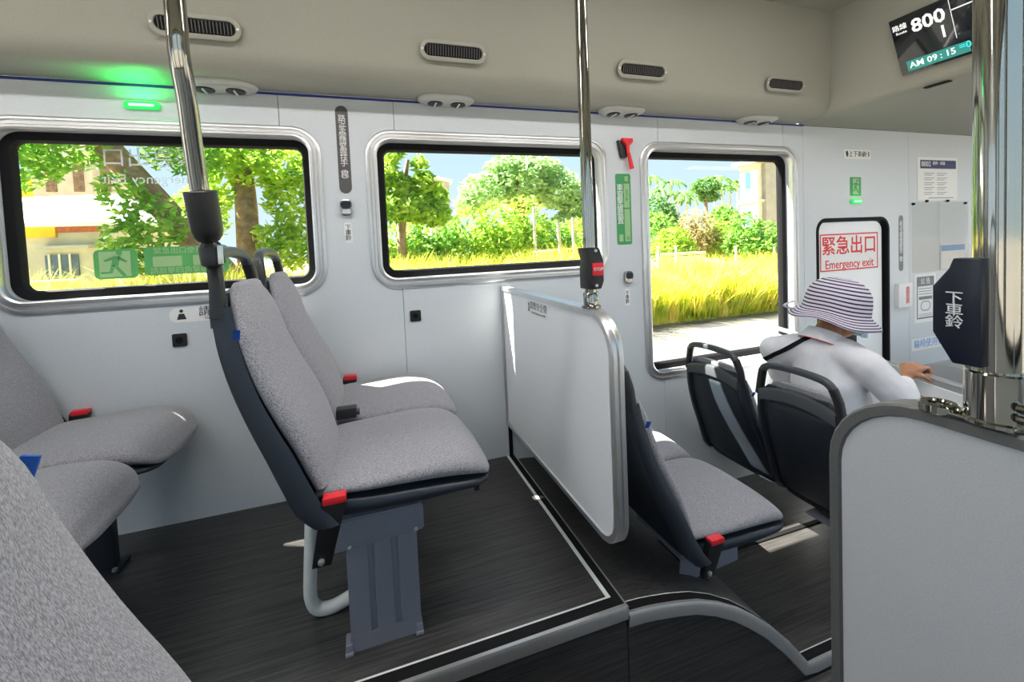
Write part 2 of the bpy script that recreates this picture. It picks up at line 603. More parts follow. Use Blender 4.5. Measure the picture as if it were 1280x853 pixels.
for x in cuts[1:-1]:
    hz = [(AISLE-0.05, SOFF)]
    for w in list(WIN.values())+[DOOR]:
        if w[0] < x < w[1]:
            hz = [(AISLE-0.05, w[2]), (w[3], SOFF)]
    for (z0, z1) in hz:
        obj('joint', MB().box(x-0.004, x+0.004, 2.0992, 2.1005, z0+0.002, z1-0.002), 'joint', wall_left, smooth=False)
struct(obj('trim_1', MB().box(XR, 2.80, 2.083, 2.0885, 1.793, 1.803), 'blue_trim', smooth=False))
struct(obj('trim_2', MB().box(2.80, XF, 2.085, 2.0885, 1.797, 1.803), 'edge_grey', smooth=False))

# ---- windows
def window(i):
    w = WIN[i]
    prof = [(0, WY), (0, 2.079), (-0.006, 2.0755), (-0.014, 2.076), (-0.019, 2.082), (-0.030, 2.082), (-0.034, 2.076), (-0.043, 2.074), (-0.050, 2.078), (-0.050, 2.104)]
    o = struct(obj('window_%d' % i, ring(*w, RO, prof), 'aluminium', angle=40))
    k = IN + 0.001
    obj('gasket', ring(w[0]+k, w[1]-k, w[2]+k, w[3]-k, RO-k, [(0, 2.128), (-0.030, 2.132), (-0.036, 2.146), (-0.036, 2.166), (0, 2.166)]), 'rubber', o)
    g = k + 0.03
    obj('pane', MB().prism(rrect(w[0]+g, w[1]-g, w[2]+g, w[3]-g, 0.05), 'Y', 2.150, 2.1515), 'tinted_glass', o, smooth=False)
    return o
W = {i: window(i) for i in WIN}
# black lower rail inside the first window
obj('sash_rail', MB().box(-1.02, -0.36, 2.112, 2.126, 0.955, 0.963), 'brushed_grey', W[1], smooth=False)

# ---- emergency door
d0 = struct(obj('door_1', ring(DOOR[0]+0.012, DOOR[1]-0.012, DOOR[2]+0.012, DOOR[3]-0.012, 0.08, [(0.012, 2.086), (0.004, 2.083), (-0.010, 2.084), (-0.016, 2.10), (-0.016, 2.135), (0.011, 2.135)]), 'rubber'))
leaf = MB().prism(rrect(DOOR[0]+0.026, DOOR[1]-0.055, DOOR[2]+0.03, DOOR[3]-0.03, 0.07), 'Y', 2.104, 2.130)
obj('door_leaf', leaf, 'panel_white', d0, bevel=0.004)
obj('jamb_rubber', MB().box(DOOR[1]-0.056, DOOR[1]-0.026, 2.112, 2.13, DOOR[2]+0.06, DOOR[3]-0.07), 'rubber', d0)
obj('door_lock', MB().box(3.20, 3.30, 2.092, 2.106, 0.30, 0.47), 'black_plastic', d0, bevel=0.006)

# ---- ceiling: left duct, flat ceiling, right duct (mirrored about the aisle), front bulkhead
def duct_profile():
    pts = [(2.0875, SOFF), (1.945, SOFF)]
    c = (1.945, SOFF+0.10)
    for k in range(1, 9):
        a = -PI/2 - (PI/2-0.29)*k/8
        pts.append((c[0]+0.10*math.cos(a), c[1]+0.10*math.sin(a)))
    pts.append((1.711, 2.30))
    return pts
dp = duct_profile()
mid = (WY+NY)/2
def xe(z): return 2.523 + (2.30-z)*0.40
def duct(name, pts, sgn):
    prof = pts + [(pts[-1][0], 2.36), (pts[0][0], 2.36)]
    mb = MB()
    a = [(XR, p[0], p[1]) for p in prof]
    b = [(xe(min(p[1], 2.30))+0.004, p[0], p[1]) for p in prof]
    return struct(obj(name, mb.loft([a, b]), 'duct_panel', angle=25))
duct('ceiling_duct', dp, 1)
duct('ceiling_duct', [(2*mid-p[0], p[1]) for p in dp], -1)
struct(obj('ceiling', MB().box(XR, 2.56, 2*mid-1.715, 1.715, 2.298, 2.36), 'duct_panel'))
bp = [(xe(SOFF)+0.05, SOFF-0.0005)]
c = (xe(SOFF)+0.05, SOFF+0.06)
for k in range(1, 7):
    a = -PI/2 - (PI/2-0.36)*k/6
    bp.append((c[0]+0.06*math.cos(a), c[1]+0.06*math.sin(a)))
bp += [(2.523, 2.30), (2.523, 2.36), (XF, 2.36), (XF, SOFF-0.0005)]
bulk = struct(obj('ceiling_bulkhead', MB().prism(bp, 'Y', NY, WY-0.0005), 'duct_panel', angle=25))

# ---- floors
nose = [(0.700, -0.026), (0.760, -0.030), (0.806, -0.036), (0.88, -0.049), (0.958, -0.067), (1.04, -0.100), (1.121, -0.145), (1.19, -0.195), (1.26, -0.252), (1.35, -0.343), (1.437, LOW), (1.47, LOW), (XF, LOW)]
struct(obj('floor', MB().box(XR, 0.697, 1.082, WY-0.0004, AISLE-0.06, 0.0), 'wood_vinyl', smooth=False))
poly = [(p[0], p[1]) for p in nose] + [(XF, AISLE-0.06), (0.700, AISLE-0.06)]
struct(obj('floor_ramp', MB().prism(poly, 'Y', 1.082, WY-0.0004), 'wood_vinyl', angle=40))
struct(obj('floor_aisle', MB().box(XR, XF, NY, 1.081, AISLE-0.06, AISLE), 'wood_vinyl', smooth=False))
struct(obj('floor_right', MB().box(XR, 0.697, NY, 0.50, AISLE+0.0005, 0.0), 'wood_vinyl', smooth=False))
# black anti-slip borders, white inlay lines, silver nosings
struct(obj('trim_3', MB().box(XR, 0.694, 1.0835, 1.1225, 0.0002, 0.0016).box(0.668, 0.694, 1.1225, WY-0.001, 0.0002, 0.0016), 'rubber', smooth=False))
struct(obj('trim_4', MB().box(XR, 0.668, 1.1225, 1.128, 0.0002, 0.002).box(0.655, 0.668, 1.128, WY-0.001, 0.0002, 0.002), 'loop_paint', smooth=False))
nb = MB().prism([(1.076, -0.040), (1.073, -0.036), (1.073, -0.006), (1.077, 0.003), (1.086, 0.004), (1.0865, 0.0), (1.0815, 0.0), (1.0815, -0.040)], 'X', XR, 0.697)
struct(obj('trim_5', nb, 'aluminium'))
struct(obj('trim_6', MB().box(0.694, 0.6995, 1.0735, WY-0.001, -0.026, 0.0024), 'aluminium', smooth=False))
def along(nose, section):
    rings = []
    for i, p in enumerate(nose):
        q0, q1 = nose[max(0, i-1)], nose[min(len(nose)-1, i+1)]
        t = Vector((q1[0]-q0[0], 0, q1[1]-q0[1])).normalized()
        n = Vector((-t.z, 0, t.x))
        rings.append([tuple(Vector((p[0], y, p[1])) + n*h) for (y, h) in section])
    return MB().loft(rings)
n2 = [(0.702, -0.0262)] + nose[1:]
struct(obj('trim_7', along(n2, [(1.0815, 0.0005), (1.087, 0.0005), (1.085, 0.005), (1.077, 0.004), (1.072, -0.006), (1.072, -0.036), (1.0815, -0.040)]), 'aluminium', angle=30))
struct(obj('trim_8', along(n2, [(1.088, 0.0004), (1.118, 0.0004), (1.118, 0.0016), (1.088, 0.0016)]), 'rubber', angle=30))
struct(obj('trim_9', along(n2, [(1.1185, 0.0004), (1.1215, 0.0004), (1.1215, 0.0018), (1.1185, 0.0018)]), 'loop_paint', angle=30))
for y in (1.60,):
    struct(obj('floor_rail', MB().box(1.62, 3.2, y, y+0.022, LOW+0.0004, LOW+0.006), 'rubber', smooth=False))
# skirting strip where the wall joins the step
struct(obj('trim_10', MB().box(0.672, 0.690, 2.078, WY-0.0006, 0.003, 0.185), 'rubber', smooth=False))

# ---- right wall, rear and front walls with their openings (behind and beside the camera)
rw = [(-2.9, -1.5, 0.80, 1.70), (-1.35, -0.1, 0.80, 1.70), (0.05, 1.3, 0.80, 1.70), (1.5, 2.75, 0.30, 1.70), (3.0, 4.2, -0.40, 1.70), (4.4, 6.3, 0.0, 1.70)]
struct(obj('wall_right', slab_with_holes(outer, [rrect(*w, 0.07) for w in rw], NY-0.08, NY), 'wall_panel', angle=30))
for i, w in enumerate(rw):
    o = struct(obj('window_%d' % (5+i), ring(*w, 0.07, [(0.02, NY), (0.02, NY+0.006), (-0.02, NY+0.006), (-0.02, NY-0.07), (0, NY-0.07)]), 'rubber'))
    obj('pane', MB().prism(rrect(w[0]+0.01, w[1]-0.01, w[2]+0.01, w[3]-0.01, 0.06), 'Y', NY-0.052, NY-0.050), 'clear_glass', o, smooth=False)
def cross_wall(name, x0, x1, hole_r):
    b = slab_with_holes([(NY-0.08, AISLE-0.06), (2.170, AISLE-0.06), (2.170, 2.36), (NY-0.08, 2.36)], [rrect(*hole_r, 0.08)], x0, x1)
    for v in b.verts: v.co = Vector((v.co.y, v.co.x, v.co.z))
    bmesh.ops.recalc_face_normals(b, faces=b.faces)
    return struct(obj(name, b, 'wall_panel', angle=30))
cross_wall('wall_back', XR-0.08, XR, (-0.2, 1.8, 0.95, 1.65))
cross_wall('wall_front', XF, XF+0.08, (-0.30, 1.92, 0.05, 1.70))

# ================================================================== SEATS
def lerp_tab(tab, s):
    for (a, b) in zip(tab[:-1], tab[1:]):
        if a[0] <= s <= b[0] or a[0] >= s >= b[0]:
            k = (s-a[0])/(b[0]-a[0])
            return [u+(v-u)*k for u, v in zip(a[1:], b[1:])]
    return list((tab[0] if abs(s-tab[0][0]) < abs(s-tab[-1][0]) else tab[-1])[1:])
def smooth_tab(tab, n):
    """Catmull-Rom resample of a table of tuples"""
    out = []
    m = len(tab)
    for i in range(m-1):
        p = [np.array(tab[max(0, min(m-1, i+d))], float) for d in (-1, 0, 1, 2)]
        for k in range(n):
            t = k/n
            out.append(tuple(0.5*((2*p[1]) + (-p[0]+p[2])*t + (2*p[0]-5*p[1]+4*p[2]-p[3])*t*t + (-p[0]+3*p[1]-3*p[2]+p[3])*t**3)))
    out.append(tuple(tab[-1]))
    return out
def section(xa, xb, hw, n=28, e=3.2, crown=0.0):
    """superellipse between xa (back) and xb (front), half width hw: list of (x, y)"""
    cx, rx = (xa+xb)/2, abs(xb-xa)/2
    out = []
    for k in range(n):
        a = 2*PI*k/n
        ca, sa = math.cos(a), math.sin(a)
        x = cx + rx*math.copysign(abs(ca)**(2/e), ca)
        y = hw*math.copysign(abs(sa)**(2/e), sa)
        if ca > 0: x += crown*(1-(y/hw)**2)
        out.append((x, y))
    return out

HW = 0.226
# z, shell rear x, cushion/shell border x, cushion front x, half width
BACK = [(0.430, -0.150, -0.100, -0.085, 0.220),
        (0.470, -0.187, -0.130, -0.102, 0.226),
        (0.530, -0.214, -0.160, -0.118, 0.228),
        (0.610, -0.247, -0.195, -0.138, 0.228),
        (0.690, -0.281, -0.235, -0.168, 0.227),
        (0.780, -0.314, -0.273, -0.212, 0.222),
        (0.870, -0.337, -0.299, -0.248, 0.213),
        (0.930, -0.347, -0.310, -0.263, 0.201),
        (0.980, -0.352, -0.317, -0.283, 0.180),
        (1.010, -0.353, -0.322, -0.298, 0.150)]
BK = smooth_tab(BACK, 3)
def sec3(x0, x1, hw, z, crown=0.0, e=3.2, tilt=0.0):
    return [(x, y, z) for (x, y) in section(x0, x1, hw, 28, e, crown)]
def back_cushion():
    rings = []
    rows = [r for r in BK if r[0] >= 0.50]
    z0 = rows[0]
    rings.append([(x, y, 0.495) for (x, y, z) in sec3(z0[2]+0.01, z0[3]-0.012, z0[4]-0.05, 0)])
    for r in rows:
        rings.append(sec3(r[2]-0.006, r[3], r[4]-0.012, r[0], 0.014))
    r = rows[-1]
    for (dz, s) in ((0.014, 0.93), (0.022, 0.72)):
        rings.append(sec3(r[2]-0.004, r[2]+(r[3]-r[2])*s, (r[4]-0.012)*s, r[0]+dz, 0.008))
    return MB().loft(rings)
def back_shell():
    rings = []
    first = BK[0]
    rings.append(sec3(first[1]+0.035, first[2]-0.005, first[4]-0.05, 0.418))
    for r in BK:
        rings.append(sec3(r[1]+0.012, r[2]+0.002, r[4]-0.010, r[0], 0, 4.0))
    return MB().loft(rings)
def frame_path(side):
    """rear rim on one side, from the base of the shell to the foot of the handle"""
    pts = []
    for r in BK:
        if r[0] <= 0.985:
            pts.append((r[1], r[2], side*(max(r[4], 0.205-(r[0]-0.92)*0.12)-0.008), r[0]))
    return pts
def side_rim(side):
    rings = []
    P = frame_path(side)
    for (xb, xi, y, z) in P:
        x1 = xi + 0.006
        y_in, y_out = y-side*0.034, y
        rings.append([(xb+0.010, y_out, z), (xb, y-side*0.008, z), (xb-0.002, y-side*0.024, z), (xb+0.014, y_in, z), (xb+0.024, y_in, z), (x1, y-side*0.016, z), (x1+0.004, y-side*0.004, z), (x1-0.012, y+side*0.002, z)])
    return MB().loft(rings)
def handle_path():
    left = [(-0.336, -(0.186-(z-0.95)*0.16), z) for z in (0.955, 0.985, 1.025)]
    ytop = 0.168
    arc = [(-0.340, -ytop+0.003, 1.055), (-0.343, -ytop+0.012, 1.078), (-0.346, -ytop+0.030, 1.096), (-0.348, -ytop+0.058, 1.106), (-0.350, -0.055, 1.112), (-0.350, 0, 1.114)]
    half = smooth_tab(left+arc, 2)
    return half + [(x, -y, z) for (x, y, z) in half[:-1][::-1]]
def handle_tube(path, w, d):
    rings = []
    n = len(path)
    for i, p in enumerate(path):
        q0, q1 = Vector(path[max(0, i-1)]), Vector(path[min(n-1, i+1)])
        t = (q1-q0).normalized()
        fx = Vector((1, 0, 0)); fx = (fx - t*fx.dot(t)).normalized()
        s = t.cross(fx)
        ring_ = []
        for k in range(12):
            a = 2*PI*k/12
            ca, sa = math.cos(a), math.sin(a)
            ring_.append(tuple(Vector(p) + fx*d*math.copysign(abs(ca)**0.6, ca) + s*w*math.copysign(abs(sa)**0.6, sa)))
        rings.append(ring_)
    return MB().loft(rings)
def handle():
    """loop above the back cushion: two uprights and an arched bar"""
    return handle_tube(handle_path(), 0.0150, 0.0145)
def grip(side):
    p = handle_path()
    p = p[:9] if side < 0 else p[-9:]
    return handle_tube(p, 0.0162, 0.0157)
def handle_web():
    """sill across the foot of the handle opening, arched"""
    rings = []
    for k in range(13):
        y = -0.172 + 0.344*k/12
        z = 0.980 + 0.030*(1-(y/0.172)**2)
        rings.append([(-0.356, y, z-0.05), (-0.357, y, z-0.006), (-0.350, y, z+0.004), (-0.326, y, z+0.006), (-0.318, y, z-0.006), (-0.318, y, z-0.05)])
    return MB().loft(rings)
def back_panel():
    rings = []
    for r in BK:
        if 0.455 <= r[0] <= 0.94:
            z = r[0]
            w = max(r[4], 0.205-(r[0]-0.92)*0.12)-0.052
            x = r[1]+0.008
            rings.append([(x+0.012, -w, z), (x, -w+0.012, z), (x-0.002, -w*0.4, z), (x-0.002, w*0.4, z), (x, w-0.012, z), (x+0.012, w, z)])
    last = rings[-1]
    rings.append([(x+0.012, y*0.86, z+0.016) for (x, y, z) in last])
    return MB().loft(rings)
# x, pan underside z, border z, cushion top z, half width
SEAT = [(-0.150, 0.418, 0.470, 0.500, 0.205),
        (-0.110, 0.416, 0.478, 0.514, 0.216),
        (-0.040, 0.416, 0.474, 0.518, 0.226),
        (0.050, 0.416, 0.470, 0.524, 0.230),
        (0.140, 0.418, 0.464, 0.530, 0.230),
        (0.215, 0.420, 0.456, 0.526, 0.226),
        (0.265, 0.420, 0.446, 0.510, 0.216),
        (0.300, 0.421, 0.436, 0.482, 0.196),
        (0.316, 0.422, 0.430, 0.458, 0.172)]
SK = smooth_tab(SEAT, 3)
def ysec(z0, z1, hw, x, crown=0.0, e=3.0):
    return [(x, y, z) for (z, y) in section(z0, z1, hw, 28, e, crown)]
def seat_cushion():
    rings = []
    r = SK[0]
    rings.append(ysec(r[2], r[3]-0.012, r[4]-0.03, r[0]-0.012))
    for r in SK:
        rings.append(ysec(r[2]-0.004, r[3], r[4]-0.003, r[0], 0.006))
    r = SK[-1]
    for (dx, s) in ((0.010, 0.86), (0.016, 0.55)):
        rings.append(ysec(r[2]-0.004, r[2]-0.004+(r[3]-r[2])*s, (r[4]-0.003)*s, r[0]+dx))
    return MB().loft(rings)
def seat_pan():
    rings = []
    for r in SK:
        rings.append(ysec(r[1], r[2]+0.004, r[4], r[0], 0, 4.0))
    r = SK[-1]
    rings.append(ysec(r[1]+0.006, r[2]-0.002, r[4]*0.8, r[0]+0.008))
    return MB().loft(rings)

def buckle(t, side, kind='red', x=-0.100, up=0.0, low=0.33):
    y = side*0.236
    s = MB().add([(x-0.060, y-0.010, low), (x-0.015, y-0.010, low), (x-0.015, y+0.010, low), (x-0.060, y+0.010, low),
                  (x-0.030, y-0.013, 0.492+up), (x+0.030, y-0.013, 0.488+up), (x+0.030, y+0.013, 0.488+up), (x-0.030, y+0.013, 0.492+up)],
                 [(0, 1, 2, 3), (4, 5, 6, 7), (0, 1, 5, 4), (1, 2, 6, 5), (2, 3, 7, 6), (3, 0, 4, 7)])
    b = obj('seat_belt_buckle', s, 'black_plastic', t, local=True, bevel=0.003)
    if kind == 'red':
        r = obj('release_button', MB().box(x-0.026, x+0.028, y-0.0145, y+0.0145, 0.482+up, 0.500+up), 'red_button', b, local=True, bevel=0.003)
    obj('anchor_bolt', MB().lathe((x-0.037, y+side*0.010, low+0.015), [(0.008, 0), (0.008, side*0.006), (0.003, side*0.008)], 'Y', 10), 'aluminium', b, local=True)
    return b

def tongue(t, side):
    """black stowed belt buckle lying on the inner side of the seat"""
    y = side*0.225
    b = obj('belt_buckle', MB().box(-0.118, -0.050, y-0.022, y+0.022, 0.520, 0.556), 'black_plastic', t, local=True, bevel=0.006)
    obj('belt_slot', MB().box(-0.052, -0.040, y-0.018, y+0.018, 0.528, 0.540), 'black_plastic', b, local=True, bevel=0.002)

def make_seat(label, loc, support=None, near_buckle=False, tag_side=-1, inner=False, wall_buckle=False, drop=0.0):
    t = thing('bus_seat', label, 'seat', loc, 'grey fabric bus seats')
    obj('back_cushion', back_cushion(), 'fabric', t, local=True, angle=60)
    obj('seat_cushion', seat_cushion(), 'fabric', t, local=True, angle=60)
    sh = obj('back_shell', back_shell(), 'shell', t, local=True, angle=50)
    obj('back_panel', back_panel(), 'shell_panel', sh, local=True, angle=50)
    for s in (-1, 1):
        obj('side_rim', side_rim(s), 'shell', t, local=True, angle=50)
    obj('seat_pan', seat_pan(), 'shell', t, local=True, angle=50)
    h = obj('handle', handle(), 'handle_plastic', t, local=True, angle=50)
    obj('handle_sill', handle_web(), 'handle_plastic', h, local=True, angle=40)
    for s in (-1, 1):
        obj('grip_cap', grip(s), 'black_plastic', h, local=True, angle=50)
    ty = tag_side*0.204
    obj('maker_tag', MB().add([(-0.302, ty, 0.905), (-0.288, ty, 0.902), (-0.284, ty+tag_side*0.009, 0.926), (-0.298, ty+tag_side*0.009, 0.929),
                               (-0.302, ty+tag_side*0.003, 0.905), (-0.288, ty+tag_side*0.003, 0.902), (-0.284, ty+tag_side*0.012, 0.926), (-0.298, ty+tag_side*0.012, 0.929)],
                              [(0, 1, 2, 3), (4, 5, 6, 7), (0, 1, 5, 4), (1, 2, 6, 5), (2, 3, 7, 6), (3, 0, 4, 7)]), 'tag_blue', t, local=True, smooth=False)['label'] = 'small blue fabric tag'
    if near_buckle: obj('slide_lever', MB().box(0.20, 0.285, -0.17, -0.11, 0.400, 0.418).box(0.272, 0.288, -0.165, -0.115, 0.385, 0.402), 'black_plastic', t, local=True, bevel=0.002)
    if near_buckle: buckle(t, -1, low=0.33 if support == 'pedestal' else 0.378, x=-0.100 if support == 'pedestal' else -0.060)
    if inner: tongue(t, 1)
    if wall_buckle: buckle(t, 1, up=0.035, x=-0.085)
    if support == 'pedestal':
        # plates stand 8 cm inside the aisle edge of the seat
        y = -0.147
        br = obj('bracket', MB().prism([(-0.165, 0.300), (-0.160, 0.372), (0.124, 0.372), (0.124, 0.310), (0.118, 0.303), (-0.155, 0.291)], 'Y', y-0.005, y+0.001).box(-0.16, 0.12, y-0.005, y+0.25, 0.372, 0.380).box(-0.10, 0.10, y+0.02, y+0.22, 0.38, 0.417), 'pedestal_paint', t, local=True, bevel=0.0015)
        for x in (-0.076, 0.100):
            obj('bolt', MB().lathe((x, y-0.005, 0.299+(x+0.08)*0.05), [(0.006, 0), (0.006, -0.004), (0.002, -0.006)], 'Y', 10), 'aluminium', br, local=True)
        pd = MB()
        z0 = drop
        # folded sheet: front face with two grooves
        xs = [(-0.092, 0), (-0.036, 0), (-0.030, 0.012), (-0.022, 0.012), (-0.016, 0), (0.030, 0), (0.036, 0.012), (0.044, 0.012), (0.050, 0), (0.104, 0), (0.104, 0.05), (0.099, 0.05), (0.099, 0.006), (-0.087, 0.006), (-0.087, 0.05), (-0.092, 0.05)]
        pd.loft([[(x*0.97+0.002, y+d, z) for (x, d) in xs] for z in (0.300, z0+0.003)])
        pd.box(-0.089, 0.101, y-0.0006, y+0.012, z0+0.001, z0+0.046)
        p = obj('pedestal', pd, 'pedestal_paint', t, local=True, angle=20)
        for x in (-0.096, 0.094):
            obj('foot_flange', MB().prism([(x-0.008, y-0.012), (x+0.014, y-0.012), (x+0.014, y+0.06), (x-0.008, y+0.06)], 'Z', z0+0.0005, z0+0.010).box(x-0.006, x+0.012, y-0.006, y+0.001, z0+0.008, z0+0.03), 'pedestal_paint', p, local=True, bevel=0.003)
        if drop == 0:
            path = [(-0.185, 0.02, 0.400), (-0.188, 0.02, 0.33), (-0.196, 0.02, 0.22), (-0.205, 0.02, 0.10), (-0.204, 0.02, 0.055), (-0.190, 0.02, 0.025), (-0.165, 0.02, 0.0165), (-0.130, 0.02, 0.020), (-0.06, 0.02, 0.045), (0.02, 0.02, 0.075)]
            pp = smooth_tab(path, 3)
            obj('support_loop', MB().tube(pp, 0.019, 12), 'loop_paint', t, local=True)['label'] = 'pale grey bent tube under the seat'
    if support == 'low':
        y = -0.147
        br = obj('bracket', MB().prism([(-0.14, 0.300), (-0.13, 0.380), (0.125, 0.372), (0.125, 0.310), (-0.135, 0.292)], 'Y', y-0.005, y+0.001).box(-0.13, 0.12, y-0.005, y+0.25, 0.375, 0.417), 'pedestal_paint', t, local=True, bevel=0.0015)
        obj('bolt', MB().lathe((0.0, y-0.005, 0.318), [(0.008, 0), (0.008, -0.005), (0.003, -0.007)], 'Y', 10), 'aluminium', br, local=True)
        obj('mount_foot', MB().add([(-0.16, y, 0.30), (-0.03, y, 0.30), (-0.03, y+0.2, 0.30), (-0.16, y+0.2, 0.30), (-0.19, y, 0.300), (0.0, y, 0.26), (0.0, y+0.2, 0.26), (-0.19, y+0.2, 0.30)], [(0, 1, 2, 3), (4, 5, 6, 7), (0, 1, 5, 4), (1, 2, 6, 5), (2, 3, 7, 6), (3, 0, 4, 7)]), 'black_plastic', t, local=True)
    return t

YA, YB = 1.360, 1.828
seats = {}
seats['A1'] = make_seat('grey bus seat on grey pedestal, chrome pole clamped to its back handle', (0, YA, 0), 'pedestal', True, inner=True)
seats['A2'] = make_seat('grey window-side bus seat with sunlit cushion beside the pole-clamped pedestal seat', (0, YB, 0), wall_buckle=True)
seats['B1'] = make_seat('grey bus seat on shadowed pedestal behind the pole-clamped seat', (-0.985, YA, 0), 'pedestal')
seats['B2'] = make_seat('grey bus seat against the wall below the window with exit stickers', (-0.985, YB, 0), wall_buckle=True)
seats['C1'] = make_seat('grey bus seat on the sloping floor right after the white partition', (1.135, YA, -0.414), 'low', True)
seats['C2'] = make_seat('grey bus seat at the wall, hidden by the white partition', (1.135, YB, -0.414))
seats['E1'] = make_seat('bus seat on the low floor with the hat-wearing passenger in it', (2.100, YA, -0.612), 'pedestal', drop=-LOW*0+0.166)
seats['E2'] = make_seat('empty bus seat by the tall window, next to the passenger', (2.100, YB, -0.612))
seats['D'] = make_seat('grey bus seat across the aisle, right beside the photographer, blue tag on its edge', (-0.014, 0.298, -0.005), tag_side=1)
# dark inner leg under the wall-side seat of the rear pair
bleg = obj('leg', MB().box(0.005, 0.085, 0.02, 0.06, 0.004, 0.418), 'shell', seats['B2'], local=True, bevel=0.004)
obj('foot_flange', MB().box(-0.005, 0.105, -0.005, 0.085, 0.0005, 0.010), 'shell', bleg, local=True, bevel=0.002)
obj('bolt', MB().lathe((0.092, 0.005, 0.010), [(0.008, 0), (0.008, 0.008), (0.004, 0.010)], 'Z', 10), 'aluminium', bleg, local=True)
for k in ('B1',):
    for ch in list(seats[k].children):
        if ch.name.startswith('support_loop'): bpy.data.objects.remove(ch)

# pixel -> direction, used with a known wall, floor or distance
def at(px, py, Y=None, X=None, Z=None):
    d = _r*((px-PX)/F_PX) - _u*((py-PY)/F_PX) + _f
    if Y is not None: t = Y/d.y
    elif X is not None: t = X/d.x
    else: t = (Z-CAM_H)/d.z
    return Vector((0, 0, CAM_H)) + d*t

# ================================================================== PARTITIONS
def rr4(y0, y1, z0, z1, r, n=8):
    """rounded rectangle with radii r = (y0z0, y1z0, y1z1, y0z1)"""
    pts = []
    for (cy, cz, rad, a0) in ((y1-r[1], z0+r[1], r[1], -PI/2), (y1-r[2], z1-r[2], r[2], 0), (y0+r[3], z1-r[3], r[3], PI/2), (y0+r[0], z0+r[0], r[0], PI)):
        for k in range(n+1):
            a = a0 + PI/2*k/n
            pts.append((cy+rad*math.cos(a), cz+rad*math.sin(a)))
    return pts
def yz_frame(y0, y1, z0, z1, r, prof):
    loops = []
    for (o, x) in prof:
        loops.append([(x, p[0], p[1]) for p in rr4(y0-o, y1+o, z0-o, z1+o, [max(0.001, q+o) for q in r])])
    return MB().ringsweep(loops)

# white partition on the raised floor
pa = thing('partition', 'white partition panel with rounded aluminium edge and chrome pole, fixed to the wall', 'partition', (0.68, 1.57, 0.17))
RA = (0.10, 0.006, 0.006, 0.13)
obj('panel', MB().prism(rr4(1.075, 2.072, 0.190, 0.870, [max(0.002, q-0.02) for q in RA]), 'X', 0.6665, 0.6935), 'panel_white', pa, smooth=True, angle=30)
obj('edge_frame', yz_frame(1.055, 2.0868, 0.170, 0.890, RA, [(-0.004, 0.660), (-0.021, 0.660), (-0.024, 0.6662), (-0.024, 0.6938), (-0.021, 0.700), (-0.004, 0.700), (0, 0.696), (0, 0.684), (-0.004, 0.680), (0, 0.676), (0, 0.664)]), 'aluminium', pa, angle=25)
st = obj('sticker', MB().box(0.6655, 0.6664, 1.515, 1.730, 0.800, 0.862), 'paper', pa, smooth=False)
text('sticker_text', '請繫安全帶', 0.036, (0.6652, 1.605, 0.838), 'X', 'ink_grey', st)
text('sticker_text', 'Please fasten your seat belt', 0.013, (0.6652, 1.605, 0.812), 'X', 'ink_grey', st)
obj('sticker_icon', MB().lathe((0.6652, 1.705, 0.842), [(0.008, 0), (0.008, -0.0006)], 'X', 12).prism([(1.715, 0.812), (1.695, 0.812), (1.700, 0.834), (1.710, 0.834)], 'X', 0.6646, 0.6652), 'ink_grey', st)

# grey partition across the aisle
pg = thing('partition', 'grey partition with dark rounded edge beside the stop-bell pole', 'partition', (0.68, 0.0, 0.10))
RG = (0.006, 0.05, 0.115, 0.006)
obj('panel', MB().prism(rr4(NY+0.02, 0.446, 0.115, 0.856, [max(0.002, q-0.013) for q in RG]), 'X', 0.6625, 0.6975), 'panel_grey', pg, angle=30)
obj('edge_frame', yz_frame(NY+0.002, 0.460, 0.10, 0.871, RG, [(-0.003, 0.658), (-0.015, 0.658), (-0.018, 0.664), (-0.018, 0.696), (-0.015, 0.702), (-0.003, 0.702), (0, 0.698), (0, 0.662)]), 'edge_grey', pg, angle=25)

# front partition with hand rail
pf = thing('partition', 'pale partition with slanting chrome rail held by the passenger', 'partition', (2.51, 1.6, LOW+0.15))
def rz(y): return 0.385 + (y-1.2)*0.125
pl = [(1.16, LOW+0.16), (2.08, LOW+0.16), (2.08, rz(2.08)-0.042), (1.16, rz(1.16)-0.042)]
obj('panel', MB().prism(pl, 'X', 2.505, 2.525), 'panel_white', pf, bevel=0.004)
obj('rail', MB().tube([(2.50, 2.08, rz(2.08)), (2.50, 1.6, rz(1.6)), (2.50, 1.17, rz(1.17)), (2.50, 1.12, rz(1.12)+0.002)], 0.013, 14), 'aluminium', pf)
text('partition_text', '請繫安全帶', 0.05, (2.5035, 1.46, 0.345), 'X', 'ink_grey', pf)
hb = tag(obj('wheel_housing', MB().prism([(1.30, LOW+0.001)] + [(1.55+0.25*math.cos(a), 0.04+0.25*math.sin(a)) for a in [PI-PI*k/16 for k in range(17)]] + [(1.80, LOW+0.001)], 'X', 3.2, 3.9), 'brushed_grey', bevel=0.01), 'grey round-topped housing behind the slanting chrome rail', 'housing')

# ================================================================== POLES
def arc_path(pts, n=6): return smooth_tab([tuple(p) for p in pts], n)
